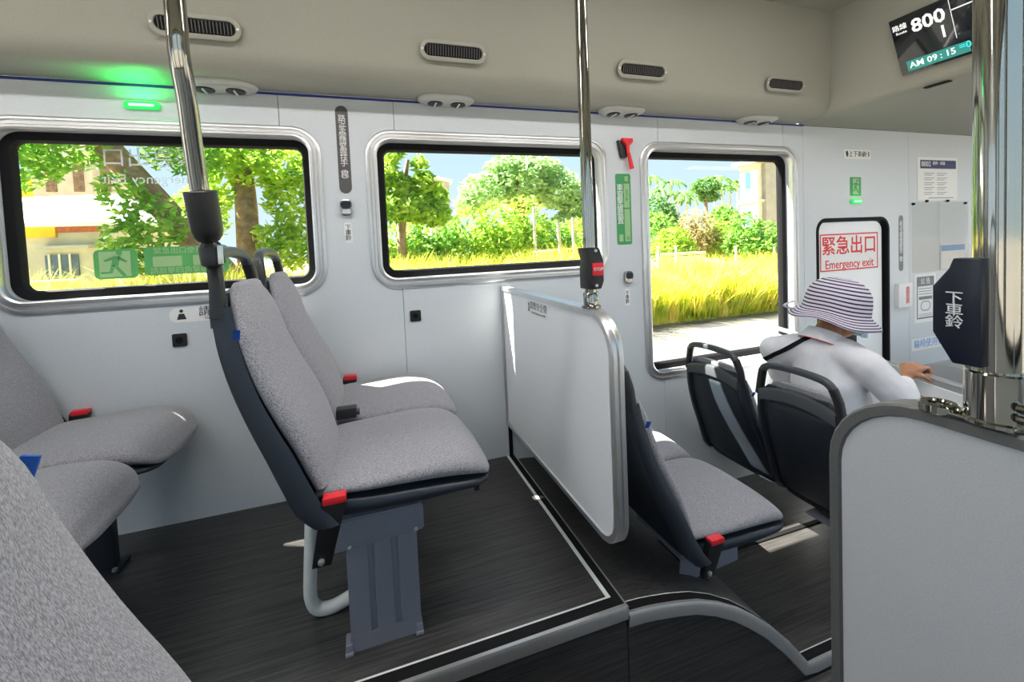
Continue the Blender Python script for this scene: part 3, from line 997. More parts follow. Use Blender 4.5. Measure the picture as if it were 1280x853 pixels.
# pole clamped to the seat
pp = [at(262, 303, Y=1.185), at(250, 240, Y=1.165), at(241, 180, Y=1.13), at(233, 120, Y=1.09), at(226, 82, Y=1.065), at(222.5, 55, Y=1.055), at(220, 20, Y=1.05)]
pp.append(Vector((pp[-1].x-0.002, 1.048, 1.80))); pp.append(Vector((pp[-1].x, 1.048, 2.297)))
pl0 = thing('grab_pole', 'bent chrome pole with black sleeve clamped to a seat handle', 'pole', tuple(pp[0]), 'chrome grab poles')
sm = arc_path(pp, 6)
obj('tube', MB().tube(sm[4:], 0.0195, 20), 'chrome', pl0)
s0, s1 = pp[0], pp[1]
dv = (s1-s0)
ax = dv.normalized()
L = dv.length
sl = []
for (k, r) in ((0.0, 0.012), (0.03, 0.022), (0.12, 0.029), (0.25, 0.033), (1.0, 0.034), (1.02, 0.032), (1.02, 0.020)):
    sl.append((s0+dv*k, r))
obj('sleeve', MB().tube([p for p, r in sl], [r for p, r in sl], 20), 'black_plastic', pl0)
cl = obj('clamp', MB().tube([s0-ax*0.058, s0-ax*0.052, s0-ax*0.012, s0+ax*0.006], [0.018, 0.026, 0.026, 0.014], 14), 'black_plastic', pl0)
c0 = s0-ax*0.03
obj('clamp_plate', MB().box(c0.x+0.018, c0.x+0.030, c0.y-0.026, c0.y-0.020, c0.z-0.024, c0.z+0.022), 'aluminium', cl, bevel=0.003)

# pole on the white partition
p1 = thing('grab_pole', 'straight chrome pole with black and red bell push rising from the white partition', 'pole', (0.68, 1.20, 0.89), 'chrome grab poles')
obj('tube', MB().tube([(0.68, 1.20, 0.905), (0.68, 1.20, 1.4), (0.68, 1.20, 1.9), (0.68, 1.20, 2.297)], 0.0185, 20), 'chrome', p1)
obj('collar', MB().lathe((0.68, 1.20, 0.8905), [(0.031, 0), (0.031, 0.006), (0.024, 0.010), (0.024, 0.045), (0.022, 0.048)], 'Z', 24), 'chrome', p1)
obj('collar_screw', MB().lathe((0.684, 1.176, 0.918), [(0.006, 0), (0.006, -0.004), (0.003, -0.005)], 'Y', 10), 'brushed_grey', p1)
hx = [(0.656, 0.950), (0.700, 0.950), (0.710, 0.975), (0.710, 1.040), (0.696, 1.080), (0.650, 1.080), (0.660, 1.04), (0.656, 1.01)]
sb = obj('bell_housing', MB().prism(hx, 'Y', 1.166, 1.226), 'black_plastic', p1, bevel=0.005)
rb = obj('push_plate', MB().box(0.668, 0.706, 1.160, 1.167, 0.992, 1.032), 'red_button', sb, bevel=0.002)
text('push_plate_text', 'STOP', 0.014, (0.687, 1.1594, 1.012), 'Y', 'white_ink', sb)
for z in (0.962, 1.070):
    obj('screw', MB().lathe((0.682, 1.166, z), [(0.005, 0), (0.005, -0.003), (0.002, -0.004)], 'Y', 10), 'aluminium', sb)

# pole on the grey partition
p2 = thing('grab_pole', 'chrome pole with dark angular bell box rising from the grey partition', 'pole', (0.68, 0.285, 0.871), 'chrome grab poles')
obj('tube', MB().tube([(0.68, 0.285, 0.90), (0.68, 0.285, 1.4), (0.68, 0.285, 1.9), (0.68, 0.285, 2.297)], 0.0205, 28), 'chrome', p2)
obj('collar', MB().lathe((0.68, 0.285, 0.873), [(0.030, 0), (0.030, 0.004), (0.0275, 0.006), (0.0275, 0.058), (0.026, 0.060), (0.0206, 0.060)], 'Z', 32), 'chrome', p2)
fl = MB()
loops = []
for (r, h) in ((0.019, 0.0), (0.019, 0.008), (0.0165, 0.010), (0.012, 0.010), (0.010, 0.008), (0.010, 0.0)):
    loops.append([(0.668+r*math.cos(2*PI*k/24), 0.332+r*math.sin(2*PI*k/24), 0.8725+h) for k in range(24)])
fl.ringsweep(loops)
obj('flange_ring', fl, 'chrome', p2)
obj('flange', MB().box(0.655, 0.705, 0.262, 0.322, 0.8715, 0.8765), 'chrome', p2, bevel=0.002)
for z in (0.888, 0.900):
    obj('collar_screw', MB().lathe((0.662, 0.262, z), [(0.005, 0.0), (0.005, -0.006), (0.002, -0.008)], 'Y', 10), 'chrome', p2)
hx = [(0.286, 0.9385), (0.311, 0.9385), (0.329, 0.973), (0.329, 1.028), (0.314, 1.050), (0.310, 1.062), (0.286, 1.062)]
bl = obj('bell_housing', MB().prism(hx, 'X', 0.650, 0.668), 'navy_box', p2, bevel=0.002)
text('bell_text', '下\n車\n鈴', 0.0165, (0.6492, 0.3085, 1.001), 'X', 'white_ink', bl, line=0.85)

# far pole at the front partition
p3 = thing('grab_pole', 'slim chrome pole at the end of the slanting chrome rail', 'pole', (2.50, 1.10, LOW), 'chrome grab poles')
obj('tube', MB().tube([(2.50, 1.10, LOW+0.001), (2.50, 1.10, 0.5), (2.50, 1.10, 1.2), (2.50, 1.10, SOFF-0.002+0.3)], 0.0185, 18), 'chrome', p3)
obj('rail_clamp', MB().lathe((2.50, 1.10, 0.345), [(0.024, 0), (0.024, 0.05)], 'Z', 20), 'chrome', p3)

# ================================================================== THINGS ON THE LEFT WALL
def plate(name, x0, x1, z0, z1, material, parent=None, r=None, y=WY, t=0.0012, **kw):
    rr = r if r is not None else 0.004
    return obj(name, MB().prism(rrect(x0, x1, z0, z1, rr, 5), 'Y', y-t, y-0.0002), material, parent, smooth=False, **kw)
def sticker(name, label, cat, x0, x1, z0, z1, material, r=0.004, y=WY, group=None):
    return tag(plate(name, x0, x1, z0, z1, material, None, r, y), label, cat, group)
TY = WY-0.0018

s = sticker('handrail_sign', 'tall narrow dark grey sign with white vertical characters between two windows', 'sign', -0.084, -0.030, 1.366, 1.762, 'sticker_grey', 0.0265)
text('lettering', '路\n況\n多\n變\n請\n緊\n握\n扶\n手\n︵\n桿\n︶', 0.034, (-0.057, TY, 1.565), 'Y', 'white_ink', s, line=0.745)
def wall_bell(x, z, label):
    b = thing('bell_push', label, 'bell button', (x, WY, z-0.035), 'bell pushes on the wall')
    obj('housing', MB().prism(rrect(x-0.026, x+0.026, z-0.036, z+0.036, 0.018, 6), 'Y', WY-0.022, WY-0.0005), 'chrome', b, bevel=0.006)
    obj('cap', MB().prism(rrect(x-0.022, x+0.022, z-0.006, z+0.030, 0.014, 6), 'Y', WY-0.030, WY-0.020), 'navy_box', b, bevel=0.004)
    obj('key', MB().prism(rrect(x-0.017, x+0.017, z-0.029, z-0.008, 0.005, 4), 'Y', WY-0.028, WY-0.021), 'aluminium', b, bevel=0.002)
wall_bell(-0.060, 1.300, 'chrome bell push under the tall dark grey sign')
wall_bell(1.420, 0.886, 'chrome bell push below the green window-breaking sign')
for (x, z, l) in ((-0.057, 1.187, 'small white vertical label below the chrome bell push near the tall grey sign'), (1.416, 0.772, 'small white vertical label below the chrome bell push near the white partition')):
    s = sticker('bell_label', l, 'label', x-0.017, x+0.017, z-0.047, z+0.047, 'paper', 0.010)
    text('lettering', '下\n車\n鈴', 0.027, (x, TY, z), 'Y', 'ink', s, line=0.9)
# hammer
h = thing('emergency_hammer', 'red emergency hammer in a dark bracket above the green sign', 'hammer', (1.43, WY, 1.49))
obj('bracket', MB().prism([(1.375, 1.652), (1.448, 1.652), (1.440, 1.60), (1.428, 1.555), (1.395, 1.555)], 'Y', WY-0.022, WY-0.0005), 'black_plastic', h, bevel=0.003)
obj('hammer_head', MB().prism([(1.392, 1.660), (1.456, 1.660), (1.458, 1.640), (1.440, 1.622), (1.418, 1.622), (1.394, 1.645)], 'Y', WY-0.042, WY-0.020), 'red_button', h, bevel=0.003)
obj('hammer_shaft', MB().tube([(1.428, WY-0.031, 1.63), (1.430, WY-0.031, 1.585), (1.438, WY-0.031, 1.56), (1.452, WY-0.031, 1.492)], [0.011, 0.009, 0.010, 0.013], 10), 'red_button', h)
# green sign
s = sticker('window_breaking_sign', 'tall green sign with white vertical characters and pale pictogram column', 'sign', 1.362, 1.460, 1.072, 1.470, 'sticker_green', 0.012)
text('lettering', '車\n窗\n擊\n破\n裝\n置', 0.043, (1.389, TY, 1.298), 'Y', 'white_ink', s, line=0.86)
plate('pictogram_panel', 1.414, 1.450, 1.280, 1.415, 'sticker_pale', s, 0.002, WY-0.0012)
plate('pictogram_panel', 1.414, 1.450, 1.090, 1.272, 'sticker_pale', s, 0.002, WY-0.0012)
plate('pictogram_panel', 1.421, 1.443, 1.428, 1.456, 'sticker_pale', s, 0.002, WY-0.0012)
text('small_print', '請\n用\n力\n敲', 0.016, (1.432, TY-0.001, 1.350), 'Y', 'sticker_green', s)
plate('small_plate', 1.376, 1.402, 1.090, 1.130, 'sticker_pale', s, 0.002, WY-0.0012)
obj('pictogram', ring(1.424, 1.442, 1.098, 1.116, 0.009, [(0.0, WY-0.0024), (-0.004, WY-0.0024), (-0.004, WY-0.0034), (0, WY-0.0034)], 4), 'sticker_green', s)
# wall sockets
for (x, z, l) in ((-0.737, 0.766, 'black square wall socket below the window with exit stickers'), (0.226, 0.777, 'black square wall socket below the middle window, left of the white partition')):
    t = thing('wall_socket', l, 'socket', (x, WY, z-0.03), 'black wall sockets')
    obj('face_plate', MB().prism(rrect(x-0.026, x+0.026, z-0.027, z+0.027, 0.006, 4), 'Y', WY-0.007, WY-0.0005), 'black_plastic', t, bevel=0.002)
    obj('socket_ring', MB().lathe((x, WY-0.007, z), [(0.013, 0), (0.013, -0.003), (0.010, -0.004), (0.008, -0.001)], 'Y', 20), 'rubber', t)
# pill sticker
s = sticker('seat_belt_sticker', 'white pill-shaped sticker below the exit-sticker window, partly behind a seat', 'sticker', -0.768, -0.470, 0.838, 0.898, 'paper', 0.028)
text('lettering', '請繫安全帶', 0.044, (-0.555, TY, 0.876), 'Y', 'ink', s)
text('small_print', 'Please fasten your seat belt', 0.016, (-0.555, TY, 0.848), 'Y', 'ink_grey', s)
obj('icon', MB().lathe((-0.725, WY-0.0012, 0.885), [(0.007, 0), (0.007, -0.0006)], 'Y', 12).prism([(-0.742, 0.850), (-0.708, 0.850), (-0.716, 0.874), (-0.734, 0.874)], 'Y', WY-0.0018, WY-0.0012), 'ink', s)
# green exit lamps
def led(x, z, w, label, power):
    t = thing('exit_lamp', label, 'lamp', (x, WY, z-0.02), 'green exit lamps')
    obj('lens', MB().prism(rrect(x-w/2, x+w/2, z-0.0165, z+0.0165, 0.016, 6), 'Y', WY-0.016, WY-0.0005), 'led_green', t, bevel=0.006)
    obj('glow_bar', MB().prism(rrect(x-w*0.34, x+w*0.34, z-0.005, z+0.005, 0.0045, 4), 'Y', WY-0.019, WY-0.0155), 'led_core', t)
    ld = bpy.data.lights.new('exit_lamp_light', 'AREA')
    ld.shape = 'RECTANGLE'; ld.size = w*0.8; ld.size_y = 0.02
    ld.energy = power; ld.color = (0.02, 1.0, 0.15)
    lo = bpy.data.objects.new('exit_lamp_light', ld)
    COL.objects.link(lo)
    lo.parent = t
    lo.location = (0, -0.026, 0.024)
    lo.rotation_euler = Vector((0, 0.55, -0.8)).to_track_quat('Z', 'Y').to_euler()
led(-0.801, 1.717, 0.125, 'oval green lamp glowing above the window with exit stickers', 0.5)
led(3.287, 1.296, 0.10, 'small green lamp glowing above the emergency exit door', 0.06)
led(5.245, 1.702, 0.09, 'green lamp glowing high on the wall beyond the posters', 0.03)
s = sticker('exit_sign', 'small green running-man sign above the emergency exit door', 'sign', 3.235, 3.345, 1.335, 1.465, 'sticker_green', 0.008)
def running_man(cx, cz, k, y, m, parent, mirror=1):
    def P(L): return [(cx+mirror*a*k, cz+b*k) for a, b in L]
    mb = MB()
    mb.lathe((cx+mirror*0.12*k, y, cz+0.40*k), [(0.09*k, 0), (0.09*k, -0.0008)], 'Y', 12)
    for L_ in ([(-0.06, 0.28), (0.14, 0.28), (0.06, -0.06), (-0.14, -0.06)], [(0.10, 0.27), (0.34, 0.10), (0.30, 0.04), (0.06, 0.18)], [(-0.05, 0.27), (-0.34, 0.16), (-0.32, 0.09), (-0.06, 0.17)], [(0.04, -0.06), (-0.08, -0.06), (0.20, -0.46), (0.30, -0.42)], [(-0.02, -0.02), (-0.14, -0.06), (-0.20, -0.26), (-0.44, -0.26), (-0.44, -0.33), (-0.12, -0.33)]):
        mb.prism(P(L_), 'Y', y-0.0008, y)
    return obj('running_man', mb, m, parent, smooth=False)
plate('door_figure', 3.262, 3.322, 1.345, 1.455, 'sticker_pale', s, 0.002, WY-0.0012)
running_man(3.292, 1.400, 0.10, WY-0.0024, 'sticker_green', s)
s = sticker('card_sticker', 'white sticker with black characters near the top of the wall above the exit door', 'sticker', 3.175, 3.450, 1.590, 1.655, 'paper', 0.010)
text('lettering', '上下車刷卡', 0.044, (3.335, TY, 1.622), 'Y', 'ink', s)
obj('icon', MB().prism([(3.195, 1.640), (3.215, 1.645), (3.222, 1.620), (3.210, 1.600), (3.200, 1.615)], 'Y', TY, WY-0.0012), 'ink', s, smooth=False)
# emergency exit sign on the door
ey = 2.104
s = thing('emergency_exit_sign', 'red bordered white emergency exit sign on the door', 'sign', (3.245, ey, 0.80))
b0, b1, c0_, c1_ = 2.957, 3.545, 0.815, 1.080
obj('board', MB().prism([(b0, c0_), (b1, c0_), (b1, c1_), (b0, c1_)], 'Y', ey-0.001, ey-0.0002), 'paper', s, smooth=False)
obj('border', ring(b0+0.004, b1-0.004, c0_+0.004, c1_-0.004, 0.004, [(0, ey-0.0018), (-0.009, ey-0.0018), (-0.009, ey-0.001), (0, ey-0.001)], 2), 'red_ink', s, smooth=False)
text('lettering', '緊急出口', 0.138, (3.251, ey-0.0016, 0.985), 'Y', 'red_ink', s, thick=0.0005, bold=0.010)
text('lettering', 'Emergency exit', 0.085, (3.251, ey-0.0016, 0.862), 'Y', 'red_ink', s, thick=0.0005, sx=0.92, bold=0.008)
# strip, card box, posters
s = sticker('vertical_strip', 'narrow grey strip with vertical characters right of the exit door', 'sign', 3.742, 3.790, 0.780, 1.190, 'ink_grey', 0.022)
text('lettering', '路\n況\n多\n變\n請\n緊\n握\n扶\n手\n︵\n桿\n︶', 0.034, (3.766, TY, 0.985), 'Y', 'white_ink', s, line=0.775)
cb = thing('card_pocket', 'white card pocket with red characters beside the exit door', 'card holder', (3.76, WY, 0.51))
obj('pocket', MB().box(3.69, 3.84, WY-0.03, WY-0.0005, 0.515, 0.690), 'paper', cb, bevel=0.003)
text('lettering', '意\n見\n表', 0.046, (3.785, WY-0.0312, 0.60), 'Y', 'red_ink', cb, line=0.9)
ps = thing('route_poster', 'white timetable poster with navy header pinned to the wall', 'poster', (4.19, WY, 1.29), 'notices on the wall')
obj('sheet', MB().box(3.955, 4.43, WY-0.002, WY-0.0004, 1.295, 1.620), 'paper', ps, smooth=False)
plate('header', 3.985, 4.41, 1.535, 1.598, 'ink_navy', ps, 0.002, WY-0.002)
text('lettering', '8002', 0.055, (4.05, WY-0.0038, 1.567), 'Y', 'white_ink', ps)
text('lettering', '南州－高雄', 0.030, (4.20, WY-0.0038, 1.574), 'Y', 'white_ink', ps)
rows = MB()
for r in range(5):
    for cc in range(2):
        z = 1.50-0.036*r
        rows.box(4.03+0.15*cc, 4.15+0.15*cc, WY-0.0026, WY-0.002, z-0.002, z+0.002)
        rows.box(4.03+0.15*cc, 4.12+0.15*cc, WY-0.0026, WY-0.002, z-0.016, z-0.012)
rows.box(4.08, 4.38, WY-0.0026, WY-0.002, 1.312, 1.317)
obj('timetable_rows', rows, 'ink_grey', ps, smooth=False)
ac = thing('acrylic_holder', 'clear acrylic sheet screwed to the wall under the timetable poster', 'holder', (4.2, WY, 0.755), 'notices on the wall')
obj('sheet', MB().box(3.875, 4.55, WY-0.012, WY-0.008, 0.758, 1.284), 'acrylic', ac, smooth=False)
for (x, z) in ((3.895, 1.27), (4.05, 1.29), (4.30, 1.29), (4.52, 1.27)):
    obj('screw', MB().lathe((x, WY-0.0005, z), [(0.009, 0), (0.009, -0.014), (0.004, -0.016)], 'Y', 10), 'rubber', ac)
obj('divider', MB().box(4.19, 4.194, WY-0.014, WY-0.0125, 0.765, 1.278), 'panel_grey', ac, smooth=False)
lf = tag(obj('leaflet', MB().box(4.22, 4.52, WY-0.006, WY-0.003, 0.765, 0.955), 'paper', smooth=False), 'leaflet with blue top band behind the clear acrylic sheet', 'leaflet')
plate('band', 4.225, 4.515, 0.905, 0.95, 'ink_blue', lf, 0.002, WY-0.006)
nt = thing('notice', 'small grey-framed notice below the clear acrylic sheet', 'notice', (4.04, WY, 0.40), 'notices on the wall')
obj('sheet', MB().box(3.915, 4.165, WY-0.002, WY-0.0004, 0.375, 0.745), 'paper', nt, smooth=False)
obj('frame', ring(3.940, 4.142, 0.402, 0.722, 0.003, [(0, WY-0.002), (0, WY-0.0028), (-0.010, WY-0.0028), (-0.010, WY-0.002)], 2), 'ink_grey', nt, smooth=False)
plate('title_band', 3.942, 4.140, 0.650, 0.720, 'ink_grey', nt, 0.002, WY-0.002)
plate('title_band', 3.965, 4.118, 0.548, 0.572, 'ink_grey', nt, 0.002, WY-0.002)
text('lettering', '公告', 0.052, (4.04, WY-0.0036, 0.685), 'Y', 'white_ink', nt, space=1.4)
rows = MB()
for r in range(3): rows.box(3.965, 4.118, WY-0.0026, WY-0.002, 0.628-0.02*r, 0.633-0.02*r)
for r in range(3): rows.box(3.965, 4.118, WY-0.0026, WY-0.002, 0.435-0.012*r, 0.438-0.012*r)
obj('text_rows', rows, 'ink_grey', nt, smooth=False)
obj('drawing', ring(3.985, 4.10, 0.462, 0.535, 0.036, [(0, WY-0.002), (0, WY-0.0027), (-0.006, WY-0.0027), (-0.006, WY-0.002)], 5), 'ink_grey', nt)
s = sticker('wheelchair_sticker', 'white strip with pale blue characters low on the wall below the notice', 'sticker', 3.885, 4.42, 0.165, 0.255, 'paper', 0.004)
text('lettering', '輪椅使用者優先', 0.070, (4.15, TY, 0.21), 'Y', 'ink_blue', s)

# stickers and lettering on the first window
gy = 2.1495
a, b = at(119, 350, Y=gy), at(171, 311, Y=gy)
s = tag(plate('exit_sticker', a.x, b.x, a.z, b.z, 'film_green', None, 0.02, gy), 'green running-man sticker on the window glass', 'sticker')
plate('door_figure', (a.x+b.x)/2-0.055, (a.x+b.x)/2+0.05, a.z+0.008, b.z-0.008, 'film_pale', s, 0.002, gy-0.0014)
running_man((a.x+b.x)/2, (a.z+b.z)/2, 0.115, gy-0.003, 'film_green', s)
a2, b2 = at(182, 346, Y=gy), at(285, 306, Y=gy)
s = tag(plate('instruction_sticker', a2.x, b2.x, a.z+0.006, b.z+0.004, 'film_green', None, 0.02, gy), 'wide green instruction sticker with two pale boxes on the window glass', 'sticker')
w = (b2.x-a2.x)
for k in range(2):
    x0 = a2.x+0.03+k*(w/2-0.01)
    plate('picture_box', x0, x0+w/2-0.05, a.z+0.040, b.z-0.036, 'film_pale', s, 0.004, gy-0.0014)
text('lettering', '緊急出口使用方法', 0.030, (a2.x+w/2, gy-0.002, b.z-0.014), 'Y', 'film_pale', s)
text('lettering', '請敲擊四角擊破玻璃', 0.030, (a2.x+w/2, gy-0.002, a.z+0.022), 'Y', 'film_pale', s)
c = at(196, 202, Y=2.1535)
gl = tag(text('window_lettering', '緊急出口', 0.085, (c.x-0.02, 2.1535, c.z+0.01), 'YM', 'film_white'), 'faint white mirrored lettering on the upper window glass', 'lettering')
text('lettering', 'Emergency Exit', 0.055, (c.x-0.02, 2.1535, c.z-0.075), 'YM', 'film_white', gl)

# ================================================================== CEILING FITTINGS
th = math.atan2(0.139, 0.49)
def vent(x, label):
    o = thing('air_vent', label, 'vent', (x, 1.816, 1.929), 'slotted air vents on the ceiling duct')
    mx = Matrix.Translation((0, 1.8145, 1.929)) @ Matrix.Rotation(th, 4, 'X')
    # local: face towards -Y
    obj('bezel', moved(ring(x-0.125, x+0.125, -0.024, 0.024, 0.023, [(0.017, 0.004), (0.017, -0.003), (0.013, -0.005), (0.002, -0.005), (0, -0.003), (0, 0.004)]), mx), 'duct_panel', o)
    obj('backing', moved(MB().prism(rrect(x-0.124, x+0.124, -0.023, 0.023, 0.022), 'Y', -0.0015, 0.003), mx), 'rubber', o)
    g = MB()
    for k in range(21):
        xx = x-0.112+0.224*k/20
        g.box(xx-0.0016, xx+0.0016, -0.006, -0.0015, -0.0195, 0.0195)
    obj('grille', moved(g, mx), 'sticker_grey', o, smooth=False)
    for d in (-0.133, 0.133):
        obj('screw', moved(MB().lathe((x+d, -0.005, 0), [(0.005, 0), (0.005, -0.002), (0.002, -0.003)], 'Y', 10), mx), 'aluminium', o)
def nozzle(x, label):
    o = thing('reading_light_unit', label, 'air nozzle', (x, 2.03, SOFF-0.02), 'oval air and light units under the duct')
    out = [p for p in rrect(x-0.135, x+0.135, 1.965, 2.120, 0.075, 8)]
    out = [(p[0], min(p[1], 2.0825)) for p in out]
    def scaled(k): return [(x+(p[0]-x)*k, 2.075+(p[1]-2.075)*k) for p in out]
    mb = MB().loft([[(p[0], p[1], z) for p in scaled(k)] for (k, z) in ((1.0, SOFF-0.0005), (1.0, SOFF-0.006), (0.94, SOFF-0.013), (0.80, SOFF-0.016), (0.76, SOFF-0.022), (0.70, SOFF-0.024))])
    obj('housing', mb, 'nozzle_plastic', o, angle=35)
    for d in (-0.055, 0.055):
        jn = obj('jet', MB().lathe((x+d, 2.036, SOFF-0.021), [(0.036, 0.0), (0.036, -0.007), (0.031, -0.009)], 'Z', 20), 'black_plastic', o)
        obj('jet_blade', MB().box(x+d-0.003, x+d+0.003, 2.006, 2.066, SOFF-0.035, SOFF-0.030), 'panel_white', jn, smooth=False)
places = ['nearest the chrome pole clamped to a seat', 'above the window left of the white partition', 'above the green window-breaking sign', 'beside the sloping bulkhead']
for x, l in zip((-0.522, 0.414, 1.360, 2.306), places):
    vent(x, 'slotted black air vent in the duct ' + l)
for x, l in zip((-0.515, 0.418, 1.385, 2.346), ('above the green exit lamp window, by the clamped pole', 'above the window left of the white partition', 'over the red hammer', 'above the tall window, next to the bulkhead')):
    nozzle(x, 'oval white air unit ' + l)
# unseen fill lights added above the aisle to brighten seats and lower walls
for k, x in enumerate((-2.5, -1.3, -0.1, 1.1, 2.0)):
    ll = 0.5 if k < 4 else 0.3
    cl_ = thing('fill_light', 'long white fill light added above the aisle', 'lamp', (x, mid, 2.28), 'fill lights added above the aisle')
    obj('housing', MB().box(x-ll, x+ll, mid-0.09, mid+0.09, 2.283, 2.2975), 'panel_white', cl_, bevel=0.004)
    obj('fill_panel', MB().box(x-ll+0.02, x+ll-0.02, mid-0.07, mid+0.07, 2.276, 2.2835), 'fill_glow', cl_, smooth=False)
for x in (3.5, 5.0):  # two more added out of view, to lift the front wall and door
    cl_ = thing('fill_light', 'long white fill light added under the low front ceiling', 'lamp', (x, mid, 1.78), 'fill lights added under the front ceiling')
    obj('housing', MB().box(x-0.4, x+0.4, mid-0.09, mid+0.09, 1.788, 1.804), 'panel_white', cl_, bevel=0.004)
    obj('fill_panel', MB().box(x-0.38, x+0.38, mid-0.07, mid+0.07, 1.781, 1.7885), 'fill_glow', cl_, smooth=False)
# route screen on the bulkhead
u = Vector((0, -1, 0)); v = Vector((-0.40, 0, 1)).normalized(); nn = u.cross(v)
sw, sh_ = 0.35, 0.278
o3 = Vector((2.64, 1.475-sw/2, 2.010)) + nn*0.004
BX = Matrix(((u.x, v.x, nn.x, o3.x), (u.y, v.y, nn.y, o3.y), (u.z, v.z, nn.z, o3.z), (0, 0, 0, 1)))
def flat(x0, x1, y0, y1, z0, z1): return moved(MB().box(x0, x1, y0, y1, z0, z1), BX)
sr = thing('route_screen', 'black route display screen tilted on the sloping bulkhead', 'screen', tuple(o3))
obj('panel', flat(-sw/2, sw/2, -sh_/2, sh_/2, -0.004, 0.012), 'screen_black', sr, bevel=0.002)
obj('time_band', flat(-sw/2+0.030, sw/2-0.085, -sh_/2+0.012, -sh_/2+0.062, 0.0122, 0.0128), 'screen_teal', sr, smooth=False)
def stext(body, size, x, y, m, sx=1.0, bold=0.010): return text('lettering', body, size, BX @ Vector((x, y, 0.0135)), BX.to_3x3().to_4x4(), m, sr, sx=sx, bold=bold)
stext('800', 0.085, -0.030, 0.072, 'screen_white', bold=0.022)
stext('1', 0.080, 0.015, -0.002, 'screen_white', bold=0.008)
stext('AM 09', 0.040, -0.080, -sh_/2+0.037, 'screen_white')
stext(':', 0.040, -0.012, -sh_/2+0.037, 'screen_white')
stext('15', 0.040, 0.022, -sh_/2+0.037, 'screen_white')
stext('路線', 0.030, -0.138, 0.092, 'screen_white')
stext('Route', 0.018, -0.135, 0.066, 'screen_white')
stext('=0', 0.040, 0.075, -sh_/2+0.045, 'screen_cyan')
obj('divider_line', flat(0.052, 0.054, -0.05, sh_/2-0.005, 0.0122, 0.0128), 'screen_white', sr, smooth=False)
obj('divider_line', flat(0.056, sw/2-0.006, 0.075, 0.080, 0.0122, 0.0128), 'screen_white', sr, smooth=False)
o4 = at(1275, 38, X=2.655)
dk = tag(obj('dark_display', moved(MB().box(-0.05, 0.05, -0.05, 0.05, 0, 0.025), Matrix.Translation(o4) @ BX.to_3x3().to_4x4()), 'navy_box', bevel=0.004), 'small dark box on the bulkhead behind the pole with the angular bell box', 'display')
# bulkhead slot
sl_ = at(1172, 117, X=2.76)
tag(obj('bulkhead_slot', MB().box(2.745, 2.775, sl_.y-0.05, sl_.y+0.05, SOFF-0.006, SOFF-0.001), 'rubber', bevel=0.002), 'short dark slot on the underside of the bulkhead below the screen', 'vent')

# ================================================================== PASSENGER
def blob_body(name, chains, voxel, material, parent, smooth_it=6, extra=None):
    mb = MB()
    for ch in chains:
        pts = [c[:3] for c in ch]
        rad = [c[3] for c in ch]
        # rounded ends
        P = [Vector(p) for p in pts]
        d0 = (P[0]-P[1]).normalized(); d1 = (P[-1]-P[-2]).normalized()
        pts = [P[0]+d0*rad[0]*0.9, P[0]+d0*rad[0]*0.6] + P + [P[-1]+d1*rad[-1]*0.6, P[-1]+d1*rad[-1]*0.9]
        rad = [rad[0]*0.35, rad[0]*0.78] + rad + [rad[-1]*0.78, rad[-1]*0.35]
        sq = ch[0][4] if len(ch[0]) > 4 else None
        mb.tube(pts, rad, 16, squash=sq)
    if extra: extra(mb)
    b = mb.bm()
    me = bpy.data.meshes.new(name)
    b.to_mesh(me); b.free()
    t = bpy.data.objects.new('tmp', me)
    COL.objects.link(t)
    r = t.modifiers.new('r', 'REMESH'); r.mode = 'VOXEL'; r.voxel_size = voxel
    s = t.modifiers.new('s', 'SMOOTH'); s.iterations = smooth_it; s.factor = 0.5
    return finish(name, baked(t), material, parent, angle=180)

person = thing('person', 'person in white shirt and striped sun hat sitting with one hand on the rail', 'person', (2.16, 1.40, LOW))
SH_L, SH_R = (1.945, 1.615, 0.515), (2.030, 1.255, 0.520)
EL_R, WR_R = (2.130, 1.150, 0.345), (2.410, 1.320, 0.372)
EL_L, WR_L = (2.06, 1.66, 0.26), (2.30, 1.56, 0.12)
torso = [(2.13, 1.40, -0.02, 0.150), (2.11, 1.405, 0.12, 0.145), (2.06, 1.41, 0.28, 0.150), (2.02, 1.415, 0.42, 0.145), (2.005, 1.42, 0.50, 0.110)]
yoke = [(*SH_L, 0.066), (1.985, 1.50, 0.545, 0.072), (2.00, 1.42, 0.555, 0.078), (2.02, 1.33, 0.548, 0.072), (*SH_R, 0.064)]
neck = [(2.00, 1.42, 0.56, 0.060), (2.035, 1.415, 0.63, 0.052), (2.065, 1.408, 0.68, 0.052)]
def head(mb):
    # cranium, jaw, nose, ears; the face looks forward (+X) and a little towards the aisle
    c = Vector((2.085, 1.40, 0.745))
    fw = Vector((0.93, -0.25, -0.25)).normalized(); up = Vector((0.25, 0, 0.97)); up = (up-fw*up.dot(fw)).normalized(); sd = fw.cross(up)
    def ell(cc, a, b_, d, n=12):
        vs, fs = [], []
        for i in range(n+1):
            t = PI*i/n
            for k in range(16):
                ph = 2*PI*k/16
                vs.append(cc + fw*a*math.sin(t)*math.cos(ph) + sd*b_*math.sin(t)*math.sin(ph) + up*d*math.cos(t))
        for i in range(n):
            for k in range(16):
                fs.append((i*16+k, i*16+(k+1) % 16, (i+1)*16+(k+1) % 16, (i+1)*16+k))
        mb.add(vs, fs)
    ell(c+up*0.02, 0.098, 0.078, 0.092)
    ell(c+fw*0.034-up*0.068, 0.062, 0.060, 0.068)
    ell(c+fw*0.098-up*0.022, 0.018, 0.013, 0.024)
    for s in (-1, 1):
        ell(c+sd*s*0.078-up*0.012-fw*0.004, 0.020, 0.010, 0.032)
        ell(c+fw*0.084+sd*s*0.032+up*0.006, 0.014, 0.016, 0.010)
    ell(c+fw*0.090-up*0.062, 0.012, 0.024, 0.010)
